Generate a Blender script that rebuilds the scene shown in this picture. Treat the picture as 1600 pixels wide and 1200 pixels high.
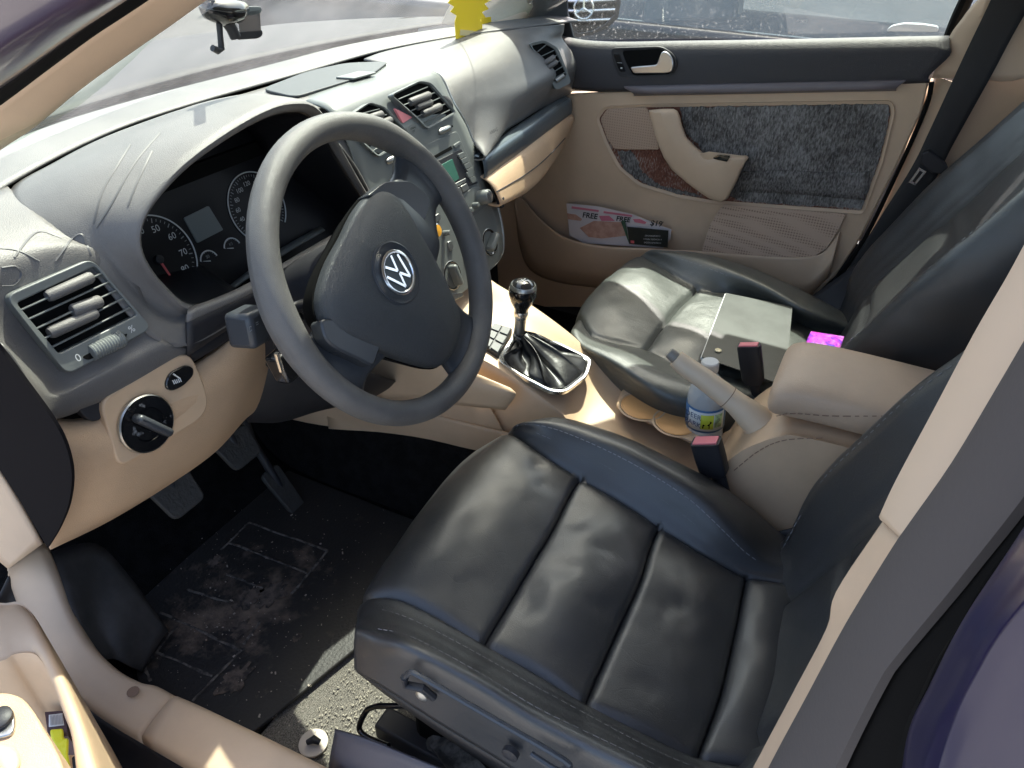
import bpy, math, random
from mathutils import Vector, Matrix, noise
random.seed(7)
SC = bpy.context.scene
for o in list(bpy.data.objects): bpy.data.objects.remove(o)
V = Vector
# ---------------------------------------------------------------- camera
CP = V((-0.9916, -0.4928, 1.0456)); YAW, PIT, ROL, FOC = 0.4660, 0.6193, 0.0243, 1.1288
_f = V((math.cos(PIT)*math.cos(YAW), math.cos(PIT)*math.sin(YAW), -math.sin(PIT)))
_r = V((math.sin(YAW), -math.cos(YAW), 0)); _u = _r.cross(_f)
CR = math.cos(ROL)*_r + math.sin(ROL)*_u; CU = -math.sin(ROL)*_r + math.cos(ROL)*_u; CF = _f
cd = bpy.data.cameras.new('camera'); cam = bpy.data.objects.new('camera', cd); SC.collection.objects.link(cam)
cam.matrix_world = Matrix(((CR.x, CU.x, -CF.x, CP.x), (CR.y, CU.y, -CF.y, CP.y), (CR.z, CU.z, -CF.z, CP.z), (0, 0, 0, 1)))
cd.sensor_fit = 'HORIZONTAL'; cd.sensor_width = 36; cd.lens = 36*FOC*1000/1600; cd.clip_start = 0.02; cd.clip_end = 400
SC.camera = cam
SC.render.resolution_x = 1024; SC.render.resolution_y = 768
# ---------------------------------------------------------------- light
SUN_EL, SUN_AZ = math.radians(57), math.radians(14)      # azimuth from +x towards +y
w = bpy.data.worlds.new("World"); SC.world = w; w.use_nodes = True
nt = w.node_tree; nt.nodes.clear()
sk = nt.nodes.new('ShaderNodeTexSky'); sk.sky_type = 'NISHITA'; sk.sun_disc = False
sk.sun_elevation = SUN_EL; sk.sun_rotation = math.pi/2 - SUN_AZ; sk.dust_density = 4.0; sk.ozone_density = 0.3
bg = nt.nodes.new('ShaderNodeBackground'); bg.inputs[1].default_value = 0.15
wo = nt.nodes.new('ShaderNodeOutputWorld'); nt.links.new(sk.outputs[0], bg.inputs[0]); nt.links.new(bg.outputs[0], wo.inputs[0])
ld = bpy.data.lights.new('sun', 'SUN'); ld.energy = 3.3; ld.angle = math.radians(0.6); ld.color = (1, .95, .87)
lo = bpy.data.objects.new('sun', ld); SC.collection.objects.link(lo)
sd = V((math.cos(SUN_EL)*math.cos(SUN_AZ), math.cos(SUN_EL)*math.sin(SUN_AZ), math.sin(SUN_EL)))
lo.rotation_euler = sd.to_track_quat('Z', 'Y').to_euler(); lo.location = (3, 1, 5)
SC.view_settings.view_transform = 'Standard'; SC.view_settings.look = 'None'; SC.view_settings.gamma = 1
SC.view_settings.use_curve_mapping = False; SC.view_settings.exposure = 1.92
try:
    SC.cycles.max_bounces = 10; SC.cycles.diffuse_bounces = 6; SC.cycles.transparent_max_bounces = 16
except Exception: pass
# ---------------------------------------------------------------- helpers
def at(px, py, x=None, y=None, z=None, pl=None):
    """point where the sight line of a photo pixel meets a plane of the car"""
    d = CF + CR*((px-800)/(FOC*1000)) - CU*((py-600)/(FOC*1000))
    if pl is not None: t = (pl[0]-CP).dot(pl[1])/d.dot(pl[1])
    elif x is not None: t = (x-CP.x)/d.x
    elif y is not None: t = (y-CP.y)/d.y
    else: t = (z-CP.z)/d.z
    return CP + d*t
def wl(o):
    p = V((0, 0, 0))
    while o: p += o.location; o = o.parent
    return p
def mk(name, verts, faces, mat, parent=None, smooth=True, solid=0, off=0, bev=0, sub=0, ang=40, kind=None):
    me = bpy.data.meshes.new(name)
    verts = [V(v) for v in verts]
    o = bpy.data.objects.new(name, me); SC.collection.objects.link(o)
    if parent: o.parent = parent; base = wl(parent)
    else:
        base = sum(verts, V((0, 0, 0)))/len(verts); base.z = min(v.z for v in verts); o.location = base
    me.from_pydata([v-base for v in verts], [], faces); me.update()
    mats = mat if isinstance(mat, list) else [mat]
    for m in mats: me.materials.append(m)
    if smooth:
        for p in me.polygons: p.use_smooth = True
        me.set_sharp_from_angle(angle=math.radians(ang))
    if solid:
        m = o.modifiers.new('solid', 'SOLIDIFY'); m.thickness = solid; m.offset = off
    if bev:
        m = o.modifiers.new('bevel', 'BEVEL'); m.width = bev; m.segments = 2; m.limit_method = 'ANGLE'; m.angle_limit = math.radians(35)
        m.harden_normals = False
    if sub:
        m = o.modifiers.new('sub', 'SUBSURF'); m.levels = sub; m.render_levels = sub
    if kind: o['kind'] = kind
    return o
def tag(o, label=None, cat=None, group=None, kind=None):
    if label: o['label'] = label
    if cat: o['category'] = cat
    if group: o['group'] = group
    if kind: o['kind'] = kind
    return o
def thing(name, label, cat, loc=(0, 0, 0), group=None):
    o = bpy.data.objects.new(name, None); SC.collection.objects.link(o); o.location = loc; o.empty_display_size = .05
    return tag(o, label, cat, group)
def cr(p0, p1, p2, p3, t):
    return 0.5*((2*p1) + (p2-p0)*t + (2*p0-5*p1+4*p2-p3)*t*t + (3*p1-p0-3*p2+p3)*t*t*t)
def spline(pts, n, closed=False):
    """n samples per span"""
    pts = [V(p) for p in pts]; m = len(pts); out = []
    for i in range(m if closed else m-1):
        if closed: a, b, c, d = pts[i-1], pts[i], pts[(i+1) % m], pts[(i+2) % m]
        else:
            b, c = pts[i], pts[i+1]; a = pts[i-1] if i else 2*b-c; d = pts[i+2] if i+2 < m else 2*c-b
        for k in range(n): out.append(cr(a, b, c, d, k/n))
    if not closed: out.append(pts[-1].copy())
    return out
def grid(rows, nu=6, nv=6):
    """rows of control points -> fine rows, smooth both ways"""
    R = [spline(r, nu) for r in rows]; cols = [spline([r[j] for r in R], nv) for j in range(len(R[0]))]
    return [[cols[j][i] for j in range(len(cols))] for i in range(len(cols[0]))]
def gmesh(G, flip=False):
    n, m = len(G), len(G[0]); v = [p for r in G for p in r]; f = []
    for i in range(n-1):
        for j in range(m-1):
            q = (i*m+j, i*m+j+1, (i+1)*m+j+1, (i+1)*m+j); f.append(q[::-1] if flip else q)
    return v, f
def gnorm(G):
    n, m = len(G), len(G[0]); N = []
    for i in range(n):
        r = []
        for j in range(m):
            a = G[i][min(j+1, m-1)]-G[i][max(j-1, 0)]; b = G[min(i+1, n-1)][j]-G[max(i-1, 0)][j]
            c = a.cross(b); r.append(c.normalized() if c.length > 1e-12 else V((0, 0, 1)))
        N.append(r)
    return N
def patch(name, rows, mat, parent, nu=6, nv=6, solid=.003, flip=False, **k):
    solid = min(solid, .003)
    v, f = gmesh(grid(rows, nu, nv), flip); return mk(name, v, f, mat, parent, solid=solid, **k)
class MB:
    def __init__(s): s.v = []; s.f = []
    def add(s, v, f):
        b = len(s.v); s.v += [V(p) for p in v]; s.f += [tuple(i+b for i in q) for q in f]; return s
    def box(s, c, sx, sy, sz, X=V((1, 0, 0)), Y=V((0, 1, 0)), Z=V((0, 0, 1))):
        c = V(c); v = [c+X*(a*sx/2)+Y*(b*sy/2)+Z*(d*sz/2) for a in (-1, 1) for b in (-1, 1) for d in (-1, 1)]
        return s.add(v, [(0, 1, 3, 2), (4, 6, 7, 5), (0, 4, 5, 1), (2, 3, 7, 6), (0, 2, 6, 4), (1, 5, 7, 3)])
    def hexa(s, a, b, c, d, n, t):
        """quad a b c d (outer) extruded by -n*t"""
        v = [a, b, c, d]+[p-n*t for p in (a, b, c, d)]
        return s.add(v, [(0, 1, 2, 3), (7, 6, 5, 4), (0, 4, 5, 1), (1, 5, 6, 2), (2, 6, 7, 3), (3, 7, 4, 0)])
    def tube(s, pts, r, n=10, cap=True, flat=1.0, up=None):
        pts = [V(p) for p in pts]; m = len(pts); rr = r if isinstance(r, (list, tuple)) else [r]*m; v = []; f = []
        up = V(up) if up is not None else None; last = None
        for i, p in enumerate(pts):
            t = (pts[min(i+1, m-1)]-pts[max(i-1, 0)]).normalized()
            if up is not None: a = up-t*up.dot(t)
            elif last is not None: a = last-t*last.dot(t)
            else:
                a = V((0, 0, 1)); a = a-t*a.dot(t)
                if a.length < .1: a = V((1, 0, 0)); a = a-t*a.dot(t)
            a.normalize(); last = a; b = t.cross(a)
            for k in range(n):
                g = 2*math.pi*k/n; v.append(p+a*(rr[i]*flat*math.cos(g))+b*(rr[i]*math.sin(g)))
        for i in range(m-1):
            for k in range(n): f.append((i*n+k, i*n+(k+1) % n, (i+1)*n+(k+1) % n, (i+1)*n+k))
        if cap: f.append(tuple(range(n))[::-1]); f.append(tuple((m-1)*n+k for k in range(n)))
        return s.add(v, f)
    def lathe(s, prof, O, A, n=24, ax=None):
        """prof [(radius, along)] about axis A from O"""
        A = V(A).normalized(); a = V(ax) if ax is not None else (V((0, 0, 1)) if abs(A.z) < .9 else V((1, 0, 0)))
        a = (a-A*a.dot(A)).normalized(); b = A.cross(a); v = []; f = []
        for r, h in prof:
            for k in range(n):
                g = 2*math.pi*k/n; v.append(V(O)+A*h+a*(r*math.cos(g))+b*(r*math.sin(g)))
        for i in range(len(prof)-1):
            for k in range(n): f.append((i*n+k, i*n+(k+1) % n, (i+1)*n+(k+1) % n, (i+1)*n+k))
        f.append(tuple(range(n))[::-1]); f.append(tuple((len(prof)-1)*n+k for k in range(n)))
        return s.add(v, f)
    def prism(s, pts, n, t):
        """flat outline of 3D points, extruded by -n*t"""
        m = len(pts); v = list(pts)+[V(p)-n*t for p in pts]
        f = [tuple(range(m)), tuple(range(2*m-1, m-1, -1))]+[(k, k+m, (k+1) % m+m, (k+1) % m) for k in range(m)]
        return s.add(v, f)
    def ring(s, A, B, n, t):
        """frame between outline A (outer) and B (inner), same count"""
        m = len(A); v = list(A)+list(B)+[p-n*t for p in A]+[p-n*t for p in B]; f = []
        for k in range(m):
            q = (k+1) % m
            f += [(k, q, m+q, m+k), (k, 2*m+k, 2*m+q, q), (m+k, m+q, 3*m+q, 3*m+k), (2*m+k, 3*m+k, 3*m+q, 2*m+q)]
        return s.add(v, f)
    def build(s, name, mat, parent=None, **k): return mk(name, s.v, s.f, mat, parent, **k)
def rnd(pts, r, k=4):
    """round the corners of a closed 3D polygon"""
    out = []; m = len(pts)
    for i in range(m):
        a, b, c = V(pts[i-1]), V(pts[i]), V(pts[(i+1) % m]); ra = min(r, (a-b).length*.45); rc = min(r, (c-b).length*.45)
        p = b+(a-b).normalized()*ra; q = b+(c-b).normalized()*rc
        for j in range(k+1):
            t = j/k; out.append(p*(1-t)**2+b*(2*t*(1-t))+q*t*t)
    return out
def inset(pts, d):
    c = sum(pts, V((0, 0, 0)))/len(pts); R = sum((p-c).length for p in pts)/len(pts); out = []
    m = len(pts); n = (pts[0]-c).cross(pts[m//3]-c).normalized()
    for i in range(m):
        t = (pts[(i+1) % m]-pts[i-1])
        if t.length < 1e-9: out.append(pts[i]); continue
        t.normalize(); k = n.cross(t).normalized()
        if k.dot(c-pts[i]) < 0: k = -k
        out.append(pts[i]+k*d)
    return out
def text(s, c, X, Y, size, mat, parent, name='lettering', bold=0):
    cu = bpy.data.curves.new('t', 'FONT'); cu.body = s; cu.size = 1; cu.align_x = 'CENTER'; cu.align_y = 'CENTER'; cu.extrude = 0; cu.resolution_u = 3; cu.offset = bold
    o = bpy.data.objects.new('t', cu); SC.collection.objects.link(o); bpy.context.view_layer.update()
    me = bpy.data.meshes.new_from_object(o.evaluated_get(bpy.context.evaluated_depsgraph_get()))
    v = [p.co.copy() for p in me.vertices]; f = [tuple(p.vertices) for p in me.polygons]
    bpy.data.objects.remove(o); bpy.data.meshes.remove(me)
    X = V(X).normalized()*size; Y = V(Y).normalized()*size
    return mk(name, [V(c)+X*p.x+Y*p.y for p in v], f, mat, parent, smooth=False)
# ---------------------------------------------------------------- materials
def mat(name, col, rough=.5, metal=0, bump=0, bscale=300, kind='noise', spec=.5, var=0, vscale=8, col2=None, coat=0, sheen=0, coatr=.1, trans=0, ior=1.45, emit=0, bdist=.001, detail=4, ramp=(.4, .6)):
    m = bpy.data.materials.new(name); m.use_nodes = True; t = m.node_tree; b = t.nodes['Principled BSDF']
    b.inputs['Base Color'].default_value = (*col, 1); b.inputs['Roughness'].default_value = rough; b.inputs['Metallic'].default_value = metal
    b.inputs['Specular IOR Level'].default_value = spec; b.inputs['Coat Weight'].default_value = coat; b.inputs['Coat Roughness'].default_value = coatr
    b.inputs['Sheen Weight'].default_value = sheen; b.inputs['Transmission Weight'].default_value = trans; b.inputs['IOR'].default_value = ior
    tc = t.nodes.new('ShaderNodeTexCoord')
    if bump:
        if kind == 'leather':
            n = t.nodes.new('ShaderNodeTexVoronoi'); n.feature = 'DISTANCE_TO_EDGE'; n.inputs['Scale'].default_value = bscale
            mr = t.nodes.new('ShaderNodeMapRange'); mr.inputs[1].default_value = 0; mr.inputs[2].default_value = .25
            t.links.new(n.outputs['Distance'], mr.inputs[0]); src = mr.outputs[0]
        else:
            n = t.nodes.new('ShaderNodeTexNoise'); n.inputs['Scale'].default_value = bscale; n.inputs['Detail'].default_value = detail; src = n.outputs[0]
        t.links.new(tc.outputs['Object'], n.inputs['Vector'])
        bp = t.nodes.new('ShaderNodeBump'); bp.inputs['Strength'].default_value = bump; bp.inputs['Distance'].default_value = bdist
        t.links.new(src, bp.inputs['Height']); t.links.new(bp.outputs[0], b.inputs['Normal'])
    if var or col2:
        n2 = t.nodes.new('ShaderNodeTexNoise'); n2.inputs['Scale'].default_value = vscale; n2.inputs['Detail'].default_value = 6; n2.inputs['Roughness'].default_value = .65
        t.links.new(tc.outputs['Object'], n2.inputs['Vector'])
        r = t.nodes.new('ShaderNodeValToRGB'); c2 = col2 or tuple(c*(1-var) for c in col); c1 = col if col2 else tuple(min(1, c*(1+var)) for c in col)
        r.color_ramp.elements[0].color = (*c2, 1); r.color_ramp.elements[1].color = (*c1, 1)
        r.color_ramp.elements[0].position = ramp[0]; r.color_ramp.elements[1].position = ramp[1]
        t.links.new(n2.outputs[0], r.inputs[0]); t.links.new(r.outputs[0], b.inputs['Base Color'])
        mr2 = t.nodes.new('ShaderNodeMapRange'); mr2.inputs[3].default_value = max(0, rough-.1); mr2.inputs[4].default_value = min(1, rough+.12)
        t.links.new(n2.outputs[0], mr2.inputs[0]); t.links.new(mr2.outputs[0], b.inputs['Roughness'])
    return m
def dusty(name, dust, amount, lo, hi, scale, tint=(1, 1, 1), glossy=.06, spots=0, grad=None):
    """window glass with dirt on it"""
    m = bpy.data.materials.new(name); m.use_nodes = True; t = m.node_tree; t.nodes.clear(); L = t.links.new
    o = t.nodes.new('ShaderNodeOutputMaterial'); tr = t.nodes.new('ShaderNodeBsdfTransparent'); tr.inputs[0].default_value = (*tint, 1)
    gl = t.nodes.new('ShaderNodeBsdfGlossy'); gl.inputs['Roughness'].default_value = .02
    di = t.nodes.new('ShaderNodeBsdfDiffuse'); di.inputs[0].default_value = (*dust, 1)
    tl = t.nodes.new('ShaderNodeBsdfTranslucent'); tl.inputs[0].default_value = (*dust, 1); ad = t.nodes.new('ShaderNodeMixShader'); ad.inputs[0].default_value = .5
    L(di.outputs[0], ad.inputs[1]); L(tl.outputs[0], ad.inputs[2])
    m1 = t.nodes.new('ShaderNodeMixShader'); m1.inputs[0].default_value = glossy; L(tr.outputs[0], m1.inputs[1]); L(gl.outputs[0], m1.inputs[2])
    tc = t.nodes.new('ShaderNodeTexCoord'); n = t.nodes.new('ShaderNodeTexNoise'); n.inputs['Scale'].default_value = scale; n.inputs['Detail'].default_value = 8; n.inputs['Roughness'].default_value = .7
    L(tc.outputs['Object'], n.inputs['Vector'])
    mr = t.nodes.new('ShaderNodeMapRange'); mr.inputs[1].default_value = lo; mr.inputs[2].default_value = hi; mr.inputs[3].default_value = amount*.35; mr.inputs[4].default_value = amount
    L(n.outputs[0], mr.inputs[0]); fac = mr.outputs[0]
    if spots:
        vo = t.nodes.new('ShaderNodeTexNoise'); vo.inputs['Scale'].default_value = 170; vo.inputs['Detail'].default_value = 6; L(tc.outputs['Object'], vo.inputs['Vector'])
        m2 = t.nodes.new('ShaderNodeMapRange'); m2.inputs[1].default_value = .58; m2.inputs[2].default_value = .72; m2.inputs[3].default_value = 0; m2.inputs[4].default_value = spots; L(vo.outputs[0], m2.inputs[0])
        src = m2.outputs[0]
        if grad:
            sx = t.nodes.new('ShaderNodeSeparateXYZ'); L(tc.outputs['Object'], sx.inputs[0]); m3 = t.nodes.new('ShaderNodeMapRange')
            m3.inputs[1].default_value = grad[0]; m3.inputs[2].default_value = grad[1]; m3.inputs[3].default_value = 1.0; m3.inputs[4].default_value = .08; L(sx.outputs[2], m3.inputs[0])
            mu = t.nodes.new('ShaderNodeMath'); mu.operation = 'MULTIPLY'; L(src, mu.inputs[0]); L(m3.outputs[0], mu.inputs[1]); src = mu.outputs[0]
        a2 = t.nodes.new('ShaderNodeMath'); a2.operation = 'ADD'; a2.use_clamp = True; L(fac, a2.inputs[0]); L(src, a2.inputs[1]); fac = a2.outputs[0]
    mx = t.nodes.new('ShaderNodeMixShader'); L(fac, mx.inputs[0]); L(m1.outputs[0], mx.inputs[1]); L(ad.outputs[0], mx.inputs[2]); L(mx.outputs[0], o.inputs[0])
    return m
M_DASH = mat('grained grey vinyl', (.140, .133, .128), .45, bump=.22, bscale=520, kind='leather', bdist=.0010, var=.12, vscale=5)
M_DASHS = mat('smooth grey plastic', (.145, .155, .15), .38, bump=.15, bscale=900, bdist=.0003)
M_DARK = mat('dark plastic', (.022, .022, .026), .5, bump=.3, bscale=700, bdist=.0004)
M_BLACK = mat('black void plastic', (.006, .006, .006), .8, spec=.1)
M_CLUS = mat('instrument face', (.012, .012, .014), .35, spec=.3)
M_BEIGE = mat('beige grained plastic', (.54, .37, .235), .46, bump=.35, bscale=600, kind='leather', bdist=.0006, var=.06, vscale=6)
M_BEIGES = mat('beige smooth trim', (.57, .405, .265), .45, bump=.12, bscale=900, bdist=.0003, var=.07, vscale=5)
M_PINK = mat('beige pillar trim', (.58, .43, .30), .52, bump=.2, bscale=700, bdist=.0003, var=.05, vscale=5)
M_RUB = mat('worn wheel leather', (.115, .110, .105), .42, bump=.3, bscale=900, kind='leather', bdist=.0008, var=.12, vscale=14)
M_PAD = mat('wheel pad vinyl', (.05, .054, .058), .36, bump=.45, bscale=700, kind='leather', bdist=.0008)
M_SPOKE = mat('spoke plastic', (.042, .046, .053), .33, bump=.3, bscale=800, bdist=.0004)
M_CHROME = mat('satin chrome', (.75, .75, .74), .2, metal=1)
M_CHR2 = mat('dull metal', (.45, .45, .43), .35, metal=1, bump=.2, bscale=200)
M_GLOSS = mat('gloss black', (.01, .01, .011), .08, coat=.6)
M_WHITE = mat('white print', (.62, .63, .63), .6)
M_GREYP = mat('grey print', (.32, .33, .34), .6)
M_CARPET = mat('black carpet', (.012, .0115, .012), .95, bump=1, bscale=500, bdist=.003, col2=(.006, .006, .006), vscale=40, spec=.1)
M_SPECK = mat('speckled floor carpet', (.26, .24, .21), .95, bump=1, bscale=750, bdist=.003, col2=(.06, .055, .05), vscale=560, spec=.1, ramp=(.36, .62))
M_PAINT = mat('dark blue metallic paint', (.010, .008, .040), .30, coat=.35)
M_PURP = mat('purple black paint', (.05, .03, .06), .3, coat=.8)
M_SEAL = mat('rubber seal', (.075, .066, .064), .78, bump=.2, bscale=300)
M_LCD = mat('grey display', (.17, .19, .19), .3)
M_GLCD = mat('green display', (.06, .17, .13), .25)
M_RED = mat('red button', (.65, .12, .13), .4)
M_PINKR = mat('faded red button', (.75, .22, .25), .4)
M_YEL = mat('yellow plastic film', (.90, .66, .02), .4)
M_BELT = mat('seat belt webbing', (.02, .02, .022), .6, bump=.6, bscale=500, bdist=.0006)
# ---------------------------------------------------------------- reference planes of the cabin
VL = (V((0, .165, .67)), V((0, -math.cos(.3), math.sin(.3))))             # left vent face
STK = (V((0, .217, .72)), V((0, -.949, .316)))                             # centre stack face
DOOR = (V((.70, 0, 0)), V((-1, 0, 0)))
def sh(plane, d): return (plane[0]+plane[1]*d, plane[1])                   # the plane moved d towards the cabin
def z1(x, y, p=VL): return at(x*.2, 380+y*.2, pl=p)
def z2(x, y, p=STK): return at(540+.2*x, 100+.2*y, pl=p)
def z3(x, y, p=STK): return at(600+.15*x, 300+.15*y, pl=p)
# ================================================================ DASHBOARD
dash = thing('dashboard', 'grey grained dashboard with beige lower panels, round dials and a glove box', 'dashboard', (0, .25, .4))
# deck under the windscreen
xs = [-.78, -.69, -.587, -.41, -.247, -.007, .21, .412, .54, .66, .72]
ys = [.12, .235, .315, .385, .405, .402, .398, .352, .30, .25, .22]
seam = [V((x, y, .762)) for x, y in zip(xs, ys)]
deck = [seam, [V((x*1.02, y+.035, .765)) for x, y in zip(xs, ys)], [V((x*1.04, y+.075, .763)) for x, y in zip(xs, ys)],
        [V((x*1.05, y+.10, .757)) for x, y in zip(xs, ys)], [V((x*1.05, y+.122, .748)) for x, y in zip(xs, ys)]]
patch('dash_deck', deck, M_DASH, dash, 5, 4, flip=False, solid=.005)
# instrument hood, opening edge measured on the plane y=.16
E0 = [V(p) for p in [(-.44, .15, .607), (-.514, .155, .628), (-.542, .16, .668), (-.556, .16, .715), (-.542, .16, .748), (-.495, .16, .775), (-.438, .16, .792), (-.367, .16, .804), (-.314, .16, .804), (-.262, .165, .785), (-.219, .17, .722), (-.160, .18, .640), (-.125, .185, .59)]]
R3 = [V(p) for p in [(-.44, .14, .598), (-.545, .140, .602), (-.583, .152, .635), (-.600, .185, .712), (-.604, .235, .746), (-.578, .315, .757), (-.50, .350, .760), (-.41, .380, .761), (-.30, .396, .761), (-.21, .398, .760), (-.165, .32, .757), (-.135, .215, .70), (-.115, .195, .60)]]
C0 = V((-.345, 0, .66))
def out(p, d, y): q = V((p.x-C0.x, 0, p.z-C0.z)); q.normalize(); return V((p.x, y, p.z))+q*d
rows = []
rows.append([out(p, -.030, .275) for p in E0]); rows.append([out(p, -.012, .20) for p in E0]); rows.append([out(p, -.003, p.y+.004) for p in E0])
rows.append([out(p, .002, p.y-.003) for p in E0]); rows.append([out(p, .009, p.y+.006) for p in E0])
for a in (.35, .7): rows.append([out(e, .016*(1-a), e.y+.02).lerp(r, a) + V((0, 0, .008*math.sin(a*3.14))) for e, r in zip(E0, R3)])
rows.append([r - V((0, 0, .001)) for r in R3])
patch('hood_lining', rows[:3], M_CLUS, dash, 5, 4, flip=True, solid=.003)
patch('instrument_hood', rows[2:], M_DASH, dash, 5, 4, flip=True, solid=.003)
patch('hood_cheek', [[at(530, 226, y=.171), at(558, 264, y=.176), at(585, 315, y=.182), at(602, 352, y=.19)], [at(523, 226, y=.185), at(548, 264, y=.19), at(571, 314, y=.195), at(588, 352, y=.20)], [at(520, 232, y=.20), at(538, 268, y=.205), at(554, 316, y=.21), at(570, 354, y=.21)]], M_DASH, dash, 4, 4)
# left end of the pad round the vent, down to its rolled lower lip
A = [at(300, 484, y=.150), z1(1330, 640), z1(1040, 330, sh(VL, .001)), z1(760, 80, sh(VL, -.001))]
rowsL = [
 [seam[0]+V((0, 0, -.001)), seam[1]+V((0, 0, -.001)), V((-.587, .315, .761)), V((-.575, .318, .757))],
 [V((-.745, .17, .752)), V((-.70, .19, .752)), V((-.645, .215, .751)), V((-.598, .225, .747))],
 [V((-.738, .155, .735)), z1(-60, 440, sh(VL, -.004)), z1(620, 95, sh(VL, -.002)), z1(950, 130, sh(VL, -.004))],
 [V((-.735, .15, .70)), z1(20, 700, sh(VL, -.004)), z1(600, 600, sh(VL, -.014)), z1(1120, 430, sh(VL, -.005))],
 [at(0, 538, x=-.732), z1(350, 1120, sh(VL, 0)), z1(800, 940, sh(VL, -.001)), z1(1230, 700, sh(VL, 0))],
 [at(40, 594, x=-.73), z1(380, 1230, sh(VL, .004)), z1(880, 1010, sh(VL, .004)), z1(1330, 790, sh(VL, .004))],
 [at(68, 642, x=-.727), at(84, 652, y=.150), at(190, 610, y=.150), at(300, 545, y=.150)],
 [at(68, 642, x=-.727)+V((0, .03, 0)), at(84, 652, y=.18), at(190, 610, y=.18), at(300, 545, y=.18)]]
patch('dash_pad', rowsL, M_DASH, dash, 7, 6, solid=.004)
# lip under the dials
lip = [[at(296, 482, y=.152), at(350, 462, y=.15), at(400, 437, y=.15), at(480, 390, y=.16), at(560, 345, y=.17)],
       [at(292, 490, y=.142), at(345, 470, y=.142), at(400, 446, y=.142), at(480, 398, y=.15), at(562, 352, y=.16)],
       [at(290, 520, y=.138), at(345, 492, y=.138), at(400, 465, y=.138), at(480, 415, y=.145), at(566, 362, y=.16)],
       [at(292, 555, y=.145), at(350, 515, y=.145), at(405, 478, y=.145), at(480, 430, y=.15), at(566, 372, y=.17)],
       [at(292, 555, y=.20), at(350, 515, y=.20), at(405, 478, y=.20), at(480, 430, y=.20), at(566, 372, y=.20)]]
lip2 = [p.lerp(q, .45) for p, q in zip(lip[1], lip[2])]
patch('dash_lip', [lip[0], lip[1], lip2], M_DASH, dash, 5, 4)
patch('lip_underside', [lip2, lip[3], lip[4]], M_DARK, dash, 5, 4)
# dark body behind everything
b = MB(); b.box((0, .43, .58), 1.36, .16, .22); b.box((0, .53, .42), 1.28, .20, .33); b.build('dash_core', M_BLACK, dash, smooth=False)
b = MB(); b.box((-.36, .29, .66), .40, .012, .14); b.build('hood_backing', M_BLACK, dash, smooth=False)
# ---- instrument cluster: face plane, dials
CLP = (V((0, .262, .65)), V((0, -math.cos(.35), math.sin(.35))))
def cl(zx, zy, d=0): return at(200+.2*zx, 260+.2*zy, pl=sh(CLP, d))
clus = mk('instrument_cluster', [V((-.60, .262, .65))+V((0, .342, .94))*k if 0 else V((x, .262+ (z-.65)*.365, z)) for x, z in ((-.55, .575), (-.12, .575), (-.13, .748), (-.545, .748))], [(0, 1, 2, 3)], M_CLUS, dash, smooth=False)
CX, CY = V((1, 0, 0)), V((0, math.sin(.35), math.cos(.35)))
def dial(c, r, nums, a0, a1, sz, nt=40, needle=None, gap=None):
    m = MB()
    arc = [c+CLP[1]*.0015+(CX*math.cos(a0+(a1-a0)*k/60)+CY*math.sin(a0+(a1-a0)*k/60))*r for k in range(61)]
    m.tube(arc, .0009, 6); m.build('dial_ring', M_WHITE, clus)
    t = MB()
    for k in range(nt+1):
        a = a0+(a1-a0)*k/nt; e = CX*math.cos(a)+CY*math.sin(a); L = .10 if k % 4 == 0 else .06
        p, q = c+CLP[1]*.001+e*(r*.93), c+CLP[1]*.001+e*(r*(.93-L)); s = e.cross(CLP[1])*(.0006 if k % 4 == 0 else .0004)
        t.add([p-s, p+s, q+s, q-s], [(0, 1, 2, 3)])
    t.build('dial_marks', M_GREYP, clus, smooth=False)
    for s, a in nums:
        text(s, c+CLP[1]*.0012+(CX*math.cos(a)+CY*math.sin(a))*(r*.70), CX, CY, sz, M_WHITE, clus, 'dial_number')
    if needle is not None:
        e = CX*math.cos(needle)+CY*math.sin(needle); s = e.cross(CLP[1])*.0016
        n = MB(); n.hexa(c-s+CLP[1]*.005, c+s+CLP[1]*.005, c+e*(r*.75)+s*.5+CLP[1]*.005, c+e*(r*.75)-s*.5+CLP[1]*.005, CLP[1], .001); n.build('needle', M_RED, clus, smooth=False)
        MB().lathe([(r*.10, 0), (r*.10, .007), (r*.07, .008)], c, CLP[1], 20).build('needle_cap', M_DARK, clus)
sp = cl(225, 730); rS = (cl(535, 760)-sp).length
R = math.radians
dial(sp, rS, [('10', R(190)), ('20', R(158)), ('30', R(127)), ('40', R(95)), ('50', R(62)), ('60', R(28)), ('70', R(-8)), ('80', R(-40))], R(228), R(-66), .0115, 44, R(-82))
ta = cl(1010, 320); rT = (cl(775, 270)-ta).length
dial(ta, rT, [('20', R(212)), ('40', R(190)), ('60', R(168)), ('80', R(145)), ('100', R(120)), ('120', R(92)), ('140', R(62)), ('160', R(32))], R(225), R(-45), .0085, 48, R(222))
for c, s in ((cl(635, 740), ('50', '90')), (cl(815, 640), ('1/1', '0'))):
    dial(c, .0135, [], R(160), R(10), .005, 10)
    text(s[0], c+CLP[1]*.0012+CY*.006, CX, CY, .0055, M_GREYP, clus, 'dial_number')
    e = CX*-.9+CY*.35; n = MB(); n.hexa(c-CY*.0006+CLP[1]*.003, c+CY*.0006+CLP[1]*.003, c+e*.011+CLP[1]*.003, c+e*.011-CY*.0006+CLP[1]*.003, CLP[1], .0006); n.build('needle', M_WHITE, clus, smooth=False)
MB().prism(rnd([cl(437, 403, .002), cl(630, 308, .002), cl(745, 495, .002), cl(545, 598, .002)], .002), CLP[1], .002).build('display', M_LCD, clus, smooth=False)
text('mph', cl(430, 1080, .012), CX, CY, .006, M_WHITE, clus)
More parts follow.
